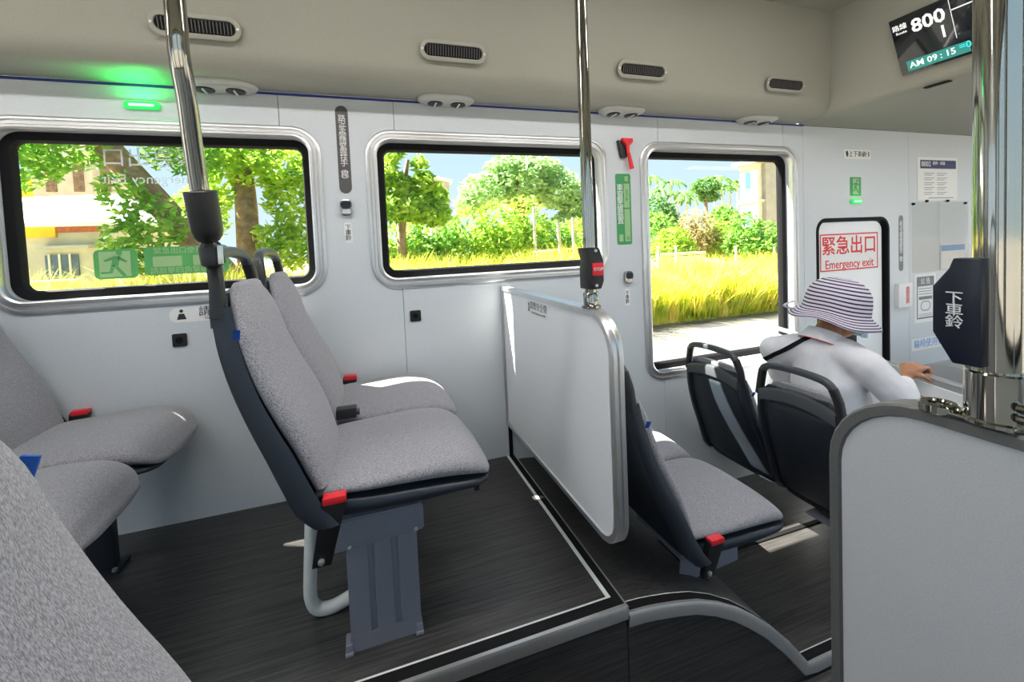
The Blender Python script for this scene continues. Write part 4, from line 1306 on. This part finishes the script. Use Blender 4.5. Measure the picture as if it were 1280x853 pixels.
arm_r = [(*SH_R, 0.052), (2.085, 1.195, 0.43, 0.047), (*EL_R, 0.040), (2.27, 1.240, 0.362, 0.036), (*WR_R, 0.027)]
arm_l = [(*SH_L, 0.052), (2.02, 1.635, 0.40, 0.047), (*EL_L, 0.040), (2.18, 1.61, 0.18, 0.035), (*WR_L, 0.027)]
leg = lambda s: [(2.15, 1.40+s*0.085, -0.02, 0.085), (2.38, 1.40+s*0.10, -0.01, 0.070), (2.415, 1.40+s*0.10, -0.02, 0.056), (2.38, 1.40+s*0.10, -0.22, 0.048), (2.33, 1.40+s*0.10, LOW+0.075, 0.036), (2.36, 1.40+s*0.10, LOW+0.040, 0.034)]
# right hand closing over the rail (rail runs along Y at x = 2.50)
hz = rz(1.32)
palm = [(*WR_R, 0.026), (2.440, 1.326, hz+0.016, 0.026), (2.470, 1.326, hz+0.032, 0.024), (2.492, 1.326, hz+0.036, 0.017)]
palm2 = [(2.425, 1.328, hz+0.010, 0.020), (2.460, 1.356, hz+0.030, 0.017), (2.488, 1.360, hz+0.034, 0.012)]
palm3 = [(2.425, 1.318, hz+0.010, 0.020), (2.460, 1.296, hz+0.030, 0.017), (2.488, 1.290, hz+0.034, 0.012)]
fingers = []
for (y, ln) in ((1.364, 0.86), (1.340, 0.98), (1.316, 1.03), (1.291, 0.95)):
    fingers.append([(2.486, y, hz+0.033, 0.0105), (2.486+0.030*ln, y-0.004, hz+0.031, 0.0098), (2.486+0.044*ln, y-0.007, hz+0.012, 0.0092), (2.486+0.042*ln, y-0.009, hz-0.012, 0.0086), (2.486+0.030*ln, y-0.010, hz-0.024, 0.0078)])
thumb = [(2.440, 1.296, hz+0.006, 0.013), (2.464, 1.276, hz-0.002, 0.0115), (2.482, 1.268, hz-0.018, 0.0100), (2.497, 1.266, hz-0.028, 0.0086)]
hand_l = [[(*WR_L, 0.026), (2.335, 1.545, 0.105, 0.026), (2.36, 1.535, 0.10, 0.022)]] + [[(2.35, 1.535+d, 0.10, 0.010), (2.40, 1.53+d, 0.095, 0.009), (2.42, 1.527+d, 0.078, 0.008)] for d in (-0.03, -0.01, 0.01, 0.03)] + [[(2.33, 1.52, 0.10, 0.012), (2.35, 1.495, 0.098, 0.010), (2.375, 1.487, 0.09, 0.009)]]
th_in = [(x, y, z, r*0.88) for (x, y, z, r) in torso]
body = blob_body('body', [th_in, neck, arm_r, arm_l, leg(-1), leg(1), palm, palm2, palm3, thumb] + fingers + hand_l, 0.0055, 'skin', person, 3, head)
# shirt with short sleeves, then white sleeve cover on the forearm
hem_r = [tuple(Vector(SH_R).lerp(Vector(EL_R), k)) for k in (0.0, 0.45, 0.86)]
shirt = blob_body('shirt', [torso, yoke, [(*hem_r[0], 0.068), (*hem_r[1], 0.066), (*hem_r[2], 0.064)],
                            [(*SH_L, 0.068), (1.995, 1.615, 0.45, 0.066), (2.025, 1.64, 0.38, 0.064)]], 0.010, 'shirt', person, 8)
blob_body('sleeve_cover', [[(*hem_r[2], 0.048), (*EL_R, 0.047), (2.27, 1.240, 0.362, 0.044), (2.385, 1.308, 0.370, 0.036)]], 0.008, 'shirt', person, 4)
blob_body('trousers', [[(x, y, z, r+0.012) for (x, y, z, r) in leg(s)[:-1]] for s in (-1, 1)] + [[(2.13, 1.36, -0.03, 0.135), (2.16, 1.44, -0.03, 0.135)]], 0.012, 'trousers', person, 4)
for s in (-1, 1):
    obj('shoe', MB().tube([(2.27, 1.40+s*0.10, LOW+0.042), (2.33, 1.40+s*0.10, LOW+0.044), (2.41, 1.40+s*0.10, LOW+0.040), (2.475, 1.40+s*0.10, LOW+0.030)], [0.032, 0.040, 0.038, 0.024], 14), 'trousers', person)
# collar band round the neck with a red edge, sleeve hem piping
def ring_loop(c, axis, r0, h, up0=None, ry=1.0, n=24, a0=0, a1=2*PI):
    ax_ = Vector(axis).normalized()
    e1 = ax_.cross(Vector((0, 1, 0))).normalized(); e2 = ax_.cross(e1)
    return [Vector(c)+ax_*h+e1*r0*math.cos(a0+(a1-a0)*k/n)+e2*r0*ry*math.sin(a0+(a1-a0)*k/n) for k in range(n if a1-a0 > 6.2 else n+1)]
na = (0.42, -0.05, 0.9)
cc = (2.005, 1.418, 0.600)
col_rings = [ring_loop(cc, na, r, h) for (r, h) in ((0.088, -0.020), (0.078, 0.012), (0.068, 0.038), (0.063, 0.038), (0.070, 0.008), (0.080, -0.02))]
co = obj('collar', MB().loft([[tuple(p) for p in L_] for L_ in col_rings], cap=False), 'shirt', person)
obj('collar_piping', MB().tube([tuple(p) for p in ring_loop(cc, na, 0.0895, -0.021, n=32)] + [tuple(ring_loop(cc, na, 0.0895, -0.021, n=32)[0])], 0.0022, 6), 'red_ink', co)
hv = Vector(EL_R)-Vector(SH_R)
hm = [tuple(p) for p in ring_loop(Vector(SH_R).lerp(Vector(EL_R), 0.99), hv, 0.0665, -0.012, n=28)]
obj('hem_piping', MB().tube(hm+[hm[0]], 0.0026, 6), 'red_ink', shirt)
# hair at the nape, mask with loop, bag strap over the back
obj('hair', MB().lathe((2.066, 1.405, 0.700), [(0.052, -0.01), (0.078, 0.012), (0.088, 0.05), (0.080, 0.09)], 'Z', 24), 'hair', person)
obj('face_mask', MB().loft([[tuple(Vector((2.100, 1.322, 0.648)) + Vector((dx, dy, dz))) for (dx, dy, dz) in L_] for L_ in (
    [(-0.01, -0.016, -0.03), (-0.01, -0.016, 0.035), (-0.004, -0.010, 0.035), (-0.004, -0.010, -0.03)],
    [(0.045, -0.006, -0.04), (0.05, -0.006, 0.04), (0.05, 0.0, 0.04), (0.045, 0.0, -0.04)],
    [(0.085, 0.03, -0.045), (0.095, 0.03, 0.04), (0.09, 0.035, 0.04), (0.08, 0.035, -0.045)],
    [(0.09, 0.085, -0.045), (0.10, 0.085, 0.04), (0.095, 0.085, 0.04), (0.085, 0.085, -0.045)])]), 'mask', person)
obj('mask_loop', MB().tube([(2.070, 1.310, 0.700), (2.078, 1.304, 0.675), (2.090, 1.300, 0.640)], 0.006, 8), 'rubber', person)

def hat():
    c = Vector((2.072, 1.400, 0.750))
    # tilt so that the side towards the aisle and front hangs lower
    ax_ = Vector((0.16, -0.14, 1.0)).normalized()
    e1 = ax_.cross(Vector((0, 1, 0))).normalized(); e2 = ax_.cross(e1)
    prof = [(0.0, 0.130, 0.0), (0.038, 0.129, 0.9), (0.072, 0.120, 1.9), (0.100, 0.099, 3.1), (0.118, 0.068, 4.6), (0.126, 0.032, 6.2), (0.129, -0.004, 7.8), (0.131, -0.020, 8.6), (0.140, -0.032, 9.4), (0.156, -0.045, 10.6), (0.172, -0.058, 11.8), (0.178, -0.067, 12.5), (0.177, -0.071, 12.5), (0.168, -0.062, 11.8), (0.138, -0.038, 9.4), (0.124, -0.024, 8.6)]
    n = 48
    vs, fs, uv = [], [], []
    for i, (r, h, s) in enumerate(prof):
        for k in range(n):
            a = 2*PI*k/n
            wob = (0.010*math.sin(3*a+0.6)+0.006*math.sin(5*a)) * max(0, (r-0.115)/0.075)
            vs.append(c + e1*r*math.cos(a) + e2*r*math.sin(a) + ax_*(h+wob))
            uv.append((k/n, s*1.28))
    for i in range(len(prof)-1):
        for k in range(n):
            fs.append((i*n+k, i*n+(k+1) % n, (i+1)*n+(k+1) % n, (i+1)*n+k))
    me = bpy.data.meshes.new('hat')
    me.from_pydata([tuple(v) for v in vs], [], fs)
    lay = me.uv_layers.new(name='UVMap')
    for p in me.polygons:
        for li in p.loop_indices:
            lay.data[li].uv = uv[me.loops[li].vertex_index]
    h = finish('sun_hat', me, 'striped_cotton', person, angle=60)
    # bow at the back
    b0 = c - e1*0.0 + e2*0.0
    bd = (Vector((-0.75, 0.66, 0))).normalized()
    p0 = c + bd*0.130 - ax_*0.012
    pts = [p0 + bd*0.012 + ax_*0.004, p0 + bd*0.035 + ax_*0.028 + Vector((0.02, 0.02, 0)), p0 + bd*0.075 + ax_*0.012, p0 + bd*0.040 - ax_*0.002, p0 + bd*0.008]
    obj('ribbon_bow', MB().tube([tuple(p) for p in smooth_tab([tuple(q) for q in pts], 4)], 0.006, 8, squash=0.4), 'striped_cotton', h)
    return h
hat()
# strap: lies on the shirt from the left flank to the right side of the neck
def hug(path):
    """push strap points out to the shirt surface along the direction to the spine"""
    sm_ = []
    from mathutils.bvhtree import BVHTree
    bm_ = bmesh.new(); bm_.from_mesh(shirt.data)
    bm_.transform(Matrix.Translation(parent_loc(shirt)))
    tree = BVHTree.FromBMesh(bm_)
    for p in path:
        q, nrm, _, _ = tree.find_nearest(Vector(p))
        sm_.append((q, nrm))
    bm_.free()
    return sm_
sp_ = hug([tuple(Vector((1.80, 1.66, 0.40)).lerp(Vector((2.00, 1.335, 0.72)), k/16)) for k in range(17)])
rings_ = []
for i, (q, nrm) in enumerate(sp_):
    t = (sp_[min(16, i+1)][0]-sp_[max(0, i-1)][0]).normalized()
    w_ = t.cross(nrm).normalized()*0.010
    rings_.append([tuple(q+w_+nrm*0.001), tuple(q+w_+nrm*0.006), tuple(q-w_+nrm*0.006), tuple(q-w_+nrm*0.001)])
obj('bag_strap', MB().loft(rings_), 'rubber', person)

# ================================================================== OUTSIDE
GZ = -0.85
struct(obj('ground', MB().box(-60, 120, -3.0, 8.0, GZ-0.3, GZ), 'concrete', smooth=False))
struct(obj('ground_verge', MB().box(-60, 160, 8.0, 160, GZ-0.3, GZ+0.02), 'earth', smooth=False))
struct(obj('ground_field', MB().box(-60, 120, -80, -3.0, GZ-0.3, GZ-0.02), 'field_green', smooth=False))
struct(obj('ground_patch', MB().box(6.7, 7.5, 7.25, 7.85, GZ+0.0005, GZ+0.004), 'asphalt_patch', smooth=False))

rng = np.random.default_rng(11)
def leaf_cloud(blobs, n, size, shell=0.45, flat=0.0):
    """many small folded leaves spread through ellipsoids; blobs: (centre, (rx, ry, rz))"""
    vol = np.array([r[0]*r[1]*r[2] for c, r in blobs])**0.8
    cnt = (n*vol/vol.sum()).astype(int)+1
    V, Fc = [], []
    base = 0
    for (c, r), k in zip(blobs, cnt):
        d = rng.normal(size=(k, 3)); d /= np.linalg.norm(d, axis=1)[:, None]
        rad = (1-shell*rng.random(k)**1.6)[:, None]
        p = np.array(c)+d*rad*np.array(r)
        a = rng.normal(size=(k, 3)); a[:, 2] *= 0.6; a /= np.linalg.norm(a, axis=1)[:, None]
        b = np.cross(a, d + rng.normal(size=(k, 3))*0.7); b /= np.linalg.norm(b, axis=1)[:, None]
        nn_ = np.cross(a, b)
        s = (size*(0.6+0.8*rng.random(k)))[:, None]
        v = np.stack([p-a*s, p-b*s*0.42+nn_*s*0.12, p+a*s, p+b*s*0.42+nn_*s*0.12], 1).reshape(-1, 3)
        V.append(v)
        i = base+np.arange(k)*4
        Fc.append(np.stack([i, i+1, i+2], 1)); Fc.append(np.stack([i, i+2, i+3], 1))
        base += 4*k
    V = np.concatenate(V); Fc = np.concatenate(Fc)
    me = bpy.data.meshes.new('foliage')
    me.from_pydata(V.tolist(), [], Fc.tolist())
    return me
def tree(name, label, cat, trunk, blobs, n, size, leafm, barkm='bark', branches=(), group=None, shell=0.45):
    c0 = trunk[0][:3] if trunk else (blobs[0][0][0], blobs[0][0][1], GZ)
    t = thing(name, label, cat, c0, group)
    if trunk:
        obj('trunk', MB().tube([q[:3] for q in trunk], [q[3] for q in trunk], 12), barkm, t)
    for br in branches:
        obj('branch', MB().tube([q[:3] for q in br], [q[3] for q in br], 8), barkm, t)
    f = finish('foliage', leaf_cloud(blobs, n, size, shell), leafm, t, smooth=False)
    f['kind'] = 'stuff'
    return t
def B(px, py, Y, r, rzz=None):
    p = at(px, py, Y=Y)
    return ((p.x, p.y, p.z), (r, r*0.9, rzz or r))

# grass verge
def grass(x0, x1, y0, y1, n, hfun, w):
    x = x0+(x1-x0)*rng.random(n); y = y0+(y1-y0)*rng.random(n)**1.3
    h = hfun(x)*(0.45+0.65*rng.random(n))
    a = rng.random(n)*2*PI
    lean = rng.normal(size=(n, 2))*0.36*h[:, None]
    ww = w*(0.6+0.8*rng.random(n))
    bx, by = np.cos(a)*ww, np.sin(a)*ww
    z = np.full(n, GZ)
    V = np.stack([np.stack([x-bx, y-by, z], 1), np.stack([x+bx, y+by, z], 1),
                  np.stack([x+bx*0.8+lean[:, 0]*0.4, y+by*0.8+lean[:, 1]*0.4, z+h*0.6], 1), np.stack([x-bx*0.8+lean[:, 0]*0.4, y-by*0.8+lean[:, 1]*0.4, z+h*0.6], 1),
                  np.stack([x+lean[:, 0], y+lean[:, 1], z+h], 1)], 1).reshape(-1, 3)
    i = np.arange(n)*5
    F_ = np.concatenate([np.stack([i, i+1, i+2], 1), np.stack([i, i+2, i+3], 1), np.stack([i+3, i+2, i+4], 1)])
    me = bpy.data.meshes.new('grass')
    me.from_pydata(V.tolist(), [], F_.tolist())
    return me
hf = lambda x: np.where(x < 5.3, 1.65, 1.25)+0.12*np.sin(x*1.7)+0.1*np.sin(x*4.1)
g = finish('tall_grass', grass(-8, 14, 8.0, 10.4, 52000, hf, 0.015), 'grass_yellow', smooth=False, origin=(0, 8, GZ))
g['kind'] = 'stuff'; tag(g, 'tall yellow-green grass along the far side of the road', 'grass')
g = finish('tall_grass', grass(14, 34, 8.0, 11.0, 9000, lambda x: 1.2+0.1*np.sin(x*2), 0.035), 'grass_yellow', smooth=False, origin=(20, 8, GZ))
g['kind'] = 'stuff'; tag(g, 'yellow grass verge seen beyond the front of the bus', 'grass')

# --- behind the first window
def V4(p, r): return (p.x, p.y, p.z, r)
t1 = [V4(at(285, 345, Y=10.4), 0.27), V4(at(240, 300, Y=10.3), 0.25), V4(at(190, 245, Y=10.2), 0.24), V4(at(140, 190, Y=10.1), 0.22), V4(at(100, 130, Y=10.0), 0.20)]
t1 = [(t1[0][0]+0.6, t1[0][1], GZ, 0.42)] + t1
tree('leaning_tree', 'leafy tree with thick leaning brown trunk beyond the first window', 'tree', t1, [B(190, 280, 9.6, 0.55), B(160, 300, 9.5, 0.45), B(150, 240, 9.6, 0.40), B(70, 180, 10, 0.9, 0.5), B(10, 200, 10, 0.8, 0.55), B(230, 195, 10.2, 0.7, 0.4), B(180, 330, 9.6, 0.5, 0.25), B(120, 120, 10, 1.6, 0.8)], 4200, 0.10, 'leaf_green')
t2 = [(at(312, 345, Y=11.5).x, 11.5, GZ, 0.30), V4(at(312, 330, Y=11.5), 0.26), V4(at(308, 260, Y=11.5), 0.24), V4(at(303, 190, Y=11.5), 0.18), V4(at(300, 140, Y=11.5), 0.12)]
tree('bushy_tree', 'upright brown-trunked tree with pale green crown right of the leaning tree', 'tree', t2, [B(340, 205, 11.2, 1.1, 0.6), B(370, 250, 11, 0.7, 0.7), B(275, 235, 11.6, 0.6, 0.5), B(345, 300, 11, 0.5, 0.45), B(290, 185, 11.3, 1.0, 0.5), B(370, 310, 10.9, 0.6, 0.5), B(250, 270, 11.8, 0.6, 0.7)], 4200, 0.11, 'leaf_bright')
# house with white roof
hY = 13.0
hx0, hx1 = at(-70, 300, Y=hY).x, at(175, 300, Y=hY).x
ze = at(60, 279, Y=hY).z
hs = thing('house', 'low plastered house with white hipped roof beyond the first window', 'house', ((hx0+hx1)/2, hY+2, GZ))
obj('wall', MB().box(hx0+0.25, hx1-0.25, hY, hY+4.5, GZ, ze), 'plaster', hs, smooth=False)
pk = at(105, 243, Y=hY+1.8)
obj('roof', MB().add([(hx0-2, hY-0.3, ze), (hx1, hY-0.3, ze), (hx1, hY+4.8, ze), (hx0-2, hY+4.8, ze), (hx0-2, hY+2.2, pk.z-0.1), (pk.x+0.6, hY+2.2, pk.z+0.05),
                      (hx0-2, hY-0.3, ze-0.10), (hx1, hY-0.3, ze-0.10), (hx1, hY+4.8, ze-0.10), (hx0-2, hY+4.8, ze-0.10)],
                     [(0, 1, 5, 4), (1, 2, 5), (2, 3, 4, 5), (3, 0, 4), (0, 6, 7, 1), (1, 7, 8, 2), (2, 8, 9, 3), (3, 9, 6, 0), (6, 9, 8, 7)]), 'roof_white', hs, smooth=False)
def on_house(name, a, b, m, d=0.04):
    p, q = at(*a, Y=hY-d), at(*b, Y=hY-d)
    return obj(name, MB().box(min(p.x, q.x), max(p.x, q.x), hY-d, hY-0.001, min(p.z, q.z), max(p.z, q.z)), m, hs, smooth=False)
on_house('fascia', (-40, 287), (140, 281), 'bark', 0.06)
on_house('banner', (17, 298), (68, 284), 'banner_yellow', 0.08)
on_house('brick_band', (70, 291), (125, 283), 'brick_red', 0.05)
on_house('awning', (44, 312), (110, 306), 'plaster_grey', 0.35)
wf = on_house('window', (58, 346), (97, 318), 'pane_dark', 0.05)
on_house('window_sill', (54, 353), (102, 348), 'plaster_white', 0.12)
for k in range(3):
    p = at(62+13*k, 332, Y=hY-0.06); 
    obj('window_bar', MB().box(p.x-0.02, p.x+0.02, hY-0.07, hY-0.05, at(60, 346, Y=hY).z, at(60, 318, Y=hY).z), 'plaster_white', wf, smooth=False)
on_house('doorway', (-20, 352), (8, 316), 'pane_dark', 0.03)
on_house('door_post', (8, 352), (14, 316), 'plaster_white', 0.05)
lw = thing('low_wall', 'low pale green wall in front of the white-roofed house', 'wall', ((at(0, 360, Y=11).x+at(95, 360, Y=11).x)/2, 11, GZ))
a_, b_ = at(-60, 364, Y=11), at(92, 353, Y=11)
obj('body', MB().box(a_.x, b_.x, 10.9, 11.1, GZ, b_.z), 'green_paint', lw, smooth=False)
obj('coping', MB().box(a_.x, b_.x+0.05, 10.86, 11.14, b_.z, b_.z+0.06), 'plaster_white', lw, smooth=False)
tb = thing('apartment_block', 'tall beige block rising behind the white-roofed house', 'building', (at(80, 250, Y=26).x, 28, GZ))
p, q = at(42, 245, Y=26), at(112, 190, Y=26)
obj('wall', MB().box(p.x, q.x, 26, 31, GZ, q.z+0.5), 'plaster', tb, smooth=False)
obj('wall_bay', MB().box(p.x-2.4, p.x, 27, 31, GZ, at(60, 218, Y=26).z), 'banner_yellow', tb, smooth=False)
for k in range(3):
    for j in range(3):
        xx = p.x+0.5+k*1.05; zz = at(80, 240-16*j, Y=26).z
        obj('window', MB().box(xx, xx+0.4, 25.95, 25.999, zz, zz+0.6), 'bark', tb, smooth=False)

# --- behind the second window
t3 = [(at(500, 330, Y=10.2).x, 10.2, GZ, 0.12), V4(at(502, 290, Y=10.2), 0.10), V4(at(505, 230, Y=10.2), 0.07), V4(at(510, 200, Y=10.2), 0.04)]
tree('broadleaf_tree', 'bright broad-leaved tree at the left edge of the middle window', 'tree', t3, [B(480, 215, 9.9, 0.34), B(497, 235, 9.9, 0.36), B(525, 205, 9.9, 0.20), B(530, 230, 9.8, 0.30), B(490, 190, 10, 0.24), B(545, 245, 10, 0.28), B(485, 260, 9.8, 0.5, 0.35), B(515, 260, 9.8, 0.5, 0.35), B(542, 268, 9.8, 0.4, 0.3)], 2600, 0.105, 'leaf_bright')
t4 = [(at(655, 320, Y=21).x, 21, GZ, 0.34), V4(at(655, 290, Y=21), 0.30), V4(at(652, 262, Y=21), 0.24), V4(at(645, 225, Y=21), 0.14)]
br4 = [[V4(at(653, 270, Y=21), 0.18), V4(at(620, 235, Y=21), 0.10), V4(at(600, 225, Y=21), 0.05)], [V4(at(653, 270, Y=21), 0.18), V4(at(690, 240, Y=21), 0.10), V4(at(712, 225, Y=21), 0.05)]]
tree('domed_tree', 'large dome-shaped green tree in the middle window', 'tree', t4, [B(650, 226, 21, 1.75, 1.35), B(605, 240, 20.6, 1.2, 0.95), B(700, 238, 20.6, 1.3, 1.05), B(635, 210, 20.8, 1.2, 0.6), B(675, 212, 20.8, 1.2, 0.65), B(720, 258, 20.6, 1.0, 0.6), B(585, 256, 20.8, 0.7, 0.6), B(715, 278, 20.8, 1.2, 0.6), B(745, 270, 20.8, 1.0, 0.8)], 8500, 0.17, 'leaf_dome', branches=br4, shell=0.35)
bushes = [(500, 300, 10.8, 0.75, 0.7), (545, 295, 10.9, 0.75, 0.65), (590, 292, 11.2, 0.8, 0.75), (625, 285, 11.3, 0.8, 0.8), (655, 280, 11.5, 0.75, 0.85), (690, 300, 11.8, 0.6, 0.6), (725, 296, 12, 0.7, 0.6), (750, 300, 12.2, 0.8, 0.6)]
bl_lab = ['under the broad-leaved tree', 'right of the broad-leaved tree', 'left of the domed tree', 'below the left of the domed tree', 'rising in front of the domed tree trunk', 'beside the pale post', 'behind the grey bin', 'right of the grey bin, behind the pole']
for k, ((x, y, Y, r, rh), l) in enumerate(zip(bushes, bl_lab)):
    c_ = at(x, y, Y=Y)
    tree('bush', 'bright green bush ' + l, 'bush', [(c_.x, Y, GZ, 0.05), (c_.x, Y, c_.z-0.2, 0.03)], [((c_.x, Y, c_.z), (r, r*0.8, rh)), ((c_.x-0.4, Y-0.2, c_.z-0.45), (r, r*0.8, rh*0.7)), ((c_.x+0.3, Y-0.1, c_.z-0.5), (r, r*0.8, rh*0.8))], 1500, 0.085, ('leaf_bright', 'leaf_green', 'leaf_bright', 'leaf_bright')[k % 4], group='bushes beyond the middle window')
gb = thing('far_house', 'pale gabled house wall between tree crowns in the middle window', 'house', (at(553, 260, Y=26).x, 27, GZ))
p, q = at(538, 262, Y=26), at(561, 228, Y=26)
obj('wall', MB().prism([(p.x, GZ), (q.x, GZ), (q.x, q.z), (p.x, at(540, 222, Y=26).z)], 'Y', 26, 30), 'plaster_grey', gb, smooth=False)
obj('roof', MB().prism([(p.x-0.2, at(538, 221, Y=26).z), (q.x+0.2, q.z-0.05), (q.x+0.2, q.z+0.12), (p.x-0.2, at(538, 217, Y=26).z)], 'Y', 25.8, 30.2), 'roof_white', gb, smooth=False)
def post(px, top, Y, r, label, lean=0.0):
    p = at(px, top, Y=Y)
    tag(obj('post', MB().tube([(p.x+lean, Y, GZ), (p.x+lean*0.4, Y, (GZ+p.z)/2), (p.x, Y, p.z)], [r, r*0.95, r*0.85], 10), 'pale_bark'), label, 'post', 'pale posts outside')
post(667, 258, 10.7, 0.045, 'pale upright post left of the grey bin')
post(697, 278, 10.8, 0.06, 'pale leaning post right of the grey bin', 0.18)
post(716, 272, 10.8, 0.05, 'pale upright post right of the leaning post')
gb2 = thing('bin', 'grey open bin under a pale bar among the posts', 'bin', (at(677, 330, Y=10.6).x, 10.6, GZ))
p, q = at(668, 331, Y=10.6), at(687, 315, Y=10.6)
obj('body', MB().add([(p.x+0.04, 10.45, GZ), (q.x-0.04, 10.45, GZ), (q.x-0.04, 10.75, GZ), (p.x+0.04, 10.75, GZ), (p.x, 10.4, q.z), (q.x, 10.4, q.z), (q.x, 10.8, q.z), (p.x, 10.8, q.z)], [(3, 2, 1, 0), (0, 1, 5, 4), (1, 2, 6, 5), (2, 3, 7, 6), (3, 0, 4, 7), (4, 5, 6, 7)]), 'plaster_grey', gb2, smooth=False)
obj('rim', MB().box(p.x-0.03, q.x+0.03, 10.37, 10.83, q.z, q.z+0.04), 'plaster_white', gb2, smooth=False)
fb = at(720, 312, Y=10.9)
tag(obj('fence_bar', MB().box(at(667, 312, Y=10.9).x, fb.x+0.8, 10.88, 10.94, fb.z, fb.z+0.05), 'plaster_white', smooth=False), 'pale horizontal bar joining the posts above the grey bin', 'fence')

# --- behind the tall window
shr = [(822, 290, 15, 0.9, 0.9, 'leaf_green', 'green bush at the left edge of the tall window'), (840, 300, 14, 0.7, 0.55, 'leaf_bright', 'bright bush left of the dry shrub'), (870, 285, 14.5, 0.85, 0.8, 'leaf_dry', 'brownish dry shrub in the middle of the tall window'), (900, 296, 14.5, 0.8, 0.7, 'leaf_bright', 'bright bush right of the dry shrub'), (930, 290, 13.5, 0.8, 0.85, 'leaf_green', 'green bush in front of the pale building'), (955, 297, 13.2, 0.8, 0.7, 'leaf_green', 'green bush below the pale building wall'), (820, 265, 22, 1.2, 1.0, 'leaf_dark', 'dark green tree far behind the left bush of the tall window'), (905, 270, 24, 1.0, 0.8, 'leaf_green', 'distant green tree below the palms')]
for (x, y, Y, r, rh, m, l) in shr:
    c_ = at(x, y, Y=Y)
    tree('shrub', l, 'bush', [(c_.x, Y, GZ, 0.06), (c_.x, Y, c_.z, 0.03)], [((c_.x, Y, c_.z), (r, r*0.8, rh)), ((c_.x-0.45*r, Y-0.2, c_.z-0.6*rh), (r, r*0.8, rh*0.8)), ((c_.x+0.5*r, Y-0.1, c_.z-0.7*rh), (r*0.9, r*0.8, rh*0.8))], 1500, 0.10 if Y < 20 else 0.16, m, group='shrubs beyond the tall window')
bc = at(882, 236, Y=30)
tree('round_tree', 'round-crowned tree standing among the palms', 'tree', [(bc.x, 30, GZ, 0.2), (bc.x, 30, bc.z, 0.12)], [((bc.x, 30, bc.z+0.2), (1.35, 1.1, 0.7)), ((bc.x+0.3, 30, bc.z-0.7), (1.0, 0.9, 0.5))], 900, 0.20, 'leaf_dark')
def palm(px, top, Y, label):
    p = at(px, top, Y=Y)
    t = thing('palm_tree', label, 'palm', (p.x, Y, GZ), 'palms beyond the tall window')
    obj('trunk', MB().tube([(p.x, Y, GZ), (p.x+0.1, Y, p.z*0.5), (p.x, Y, p.z)], [0.16, 0.11, 0.08], 8), 'pale_bark', t)
    for k in range(11):
        a = 2*PI*k/11+px
        L_ = 1.7+0.4*random.random()
        V_, F__ = [], []
        seg = 6
        dx, dy = math.cos(a), math.sin(a)
        for i in range(seg+1):
            s = i/seg
            x, y, z = p.x+dx*L_*s, Y+dy*L_*s, p.z+L_*(0.75*s-1.05*s*s)
            w = 0.24*math.sin(PI*min(1, s*0.9+0.1))**0.6
            V_ += [(x-dy*w, y+dx*w, z-0.22*w-0.1*s), (x, y, z+0.05), (x+dy*w, y-dx*w, z-0.22*w-0.1*s)]
        for i in range(seg):
            F__ += [(3*i, 3*i+1, 3*i+4, 3*i+3), (3*i+1, 3*i+2, 3*i+5, 3*i+4)]
        obj('frond', MB().add(V_, F__), 'leaf_dark', t, smooth=False)
for k, (x, y) in enumerate(((809, 224), (824, 240), (837, 229), (847, 243), (858, 250), (870, 240), (892, 224), (902, 236), (912, 234), (921, 228))):
    palm(x, y, 38+2*(k % 3), 'slender distant palm among the row seen through the tall window')
# pale building at the right edge of the tall window
bY = 30.0
bl0, bl1 = at(946, 250, Y=bY), at(1030, 250, Y=bY)
dep = 1.75
pb = thing('pale_building', 'pale two-storey building with a flat overhanging roof in the tall window', 'building', ((bl0.x+bl1.x)/2, bY+1, GZ))
zt = at(946, 204, Y=bY).z
zm = at(946, 251, Y=bY).z
obj('wall', MB().box(bl0.x, bl1.x, bY, bY+dep, GZ, zt), 'plaster_white', pb, smooth=False)
obj('roof', MB().box(bl0.x-0.5, bl1.x+1, bY-0.6, bY+dep+0.5, zt, zt+0.35), 'plaster_grey', pb, smooth=False)
obj('storey_band', MB().box(bl0.x-0.18, bl1.x, bY-0.25, bY+dep+0.1, zm-0.12, zm+0.12), 'plaster_white', pb, smooth=False)
bx_ = at(958, 250, Y=bY-0.4).x
obj('grey_bay', MB().box(bx_, bl1.x, bY-0.4, bY, GZ, zt-0.02), 'plaster_grey', pb, smooth=False)
obj('column', MB().box(bl0.x-0.06, bl0.x+0.35, bY-0.15, bY+0.15, GZ, zt-0.02), 'plaster_white', pb, smooth=False)
for z0, z1 in ((at(940, 236, Y=bY+0.9).z, at(940, 216, Y=bY+0.9).z), (at(940, 282, Y=bY+0.9).z, at(940, 264, Y=bY+0.9).z)):
    obj('window', MB().box(bl0.x-0.05, bl0.x-0.001, bY+0.62, bY+1.15, z0, z1), 'pane_blue', pb, smooth=False)
for k, px_ in enumerate((823, 845, 920, 968)):
    post(px_, 308, 11.5+0.3*k, 0.05, ['pale short post by the left bush of the tall window', 'pale short post left of the dry shrub', 'pale short post below the pale building', 'pale short post at the right edge of the tall window'][k])
fw_ = at(822, 322, Y=12.4); fe_ = at(880, 315, Y=12.4)
tag(obj('low_fence', MB().box(fw_.x, fe_.x, 12.35, 12.45, GZ, fw_.z).box(fw_.x, fe_.x, 12.3, 12.5, fw_.z+0.03, fw_.z+0.12), 'plaster_white', smooth=False), 'low pale wall behind the grass in the tall window', 'wall')
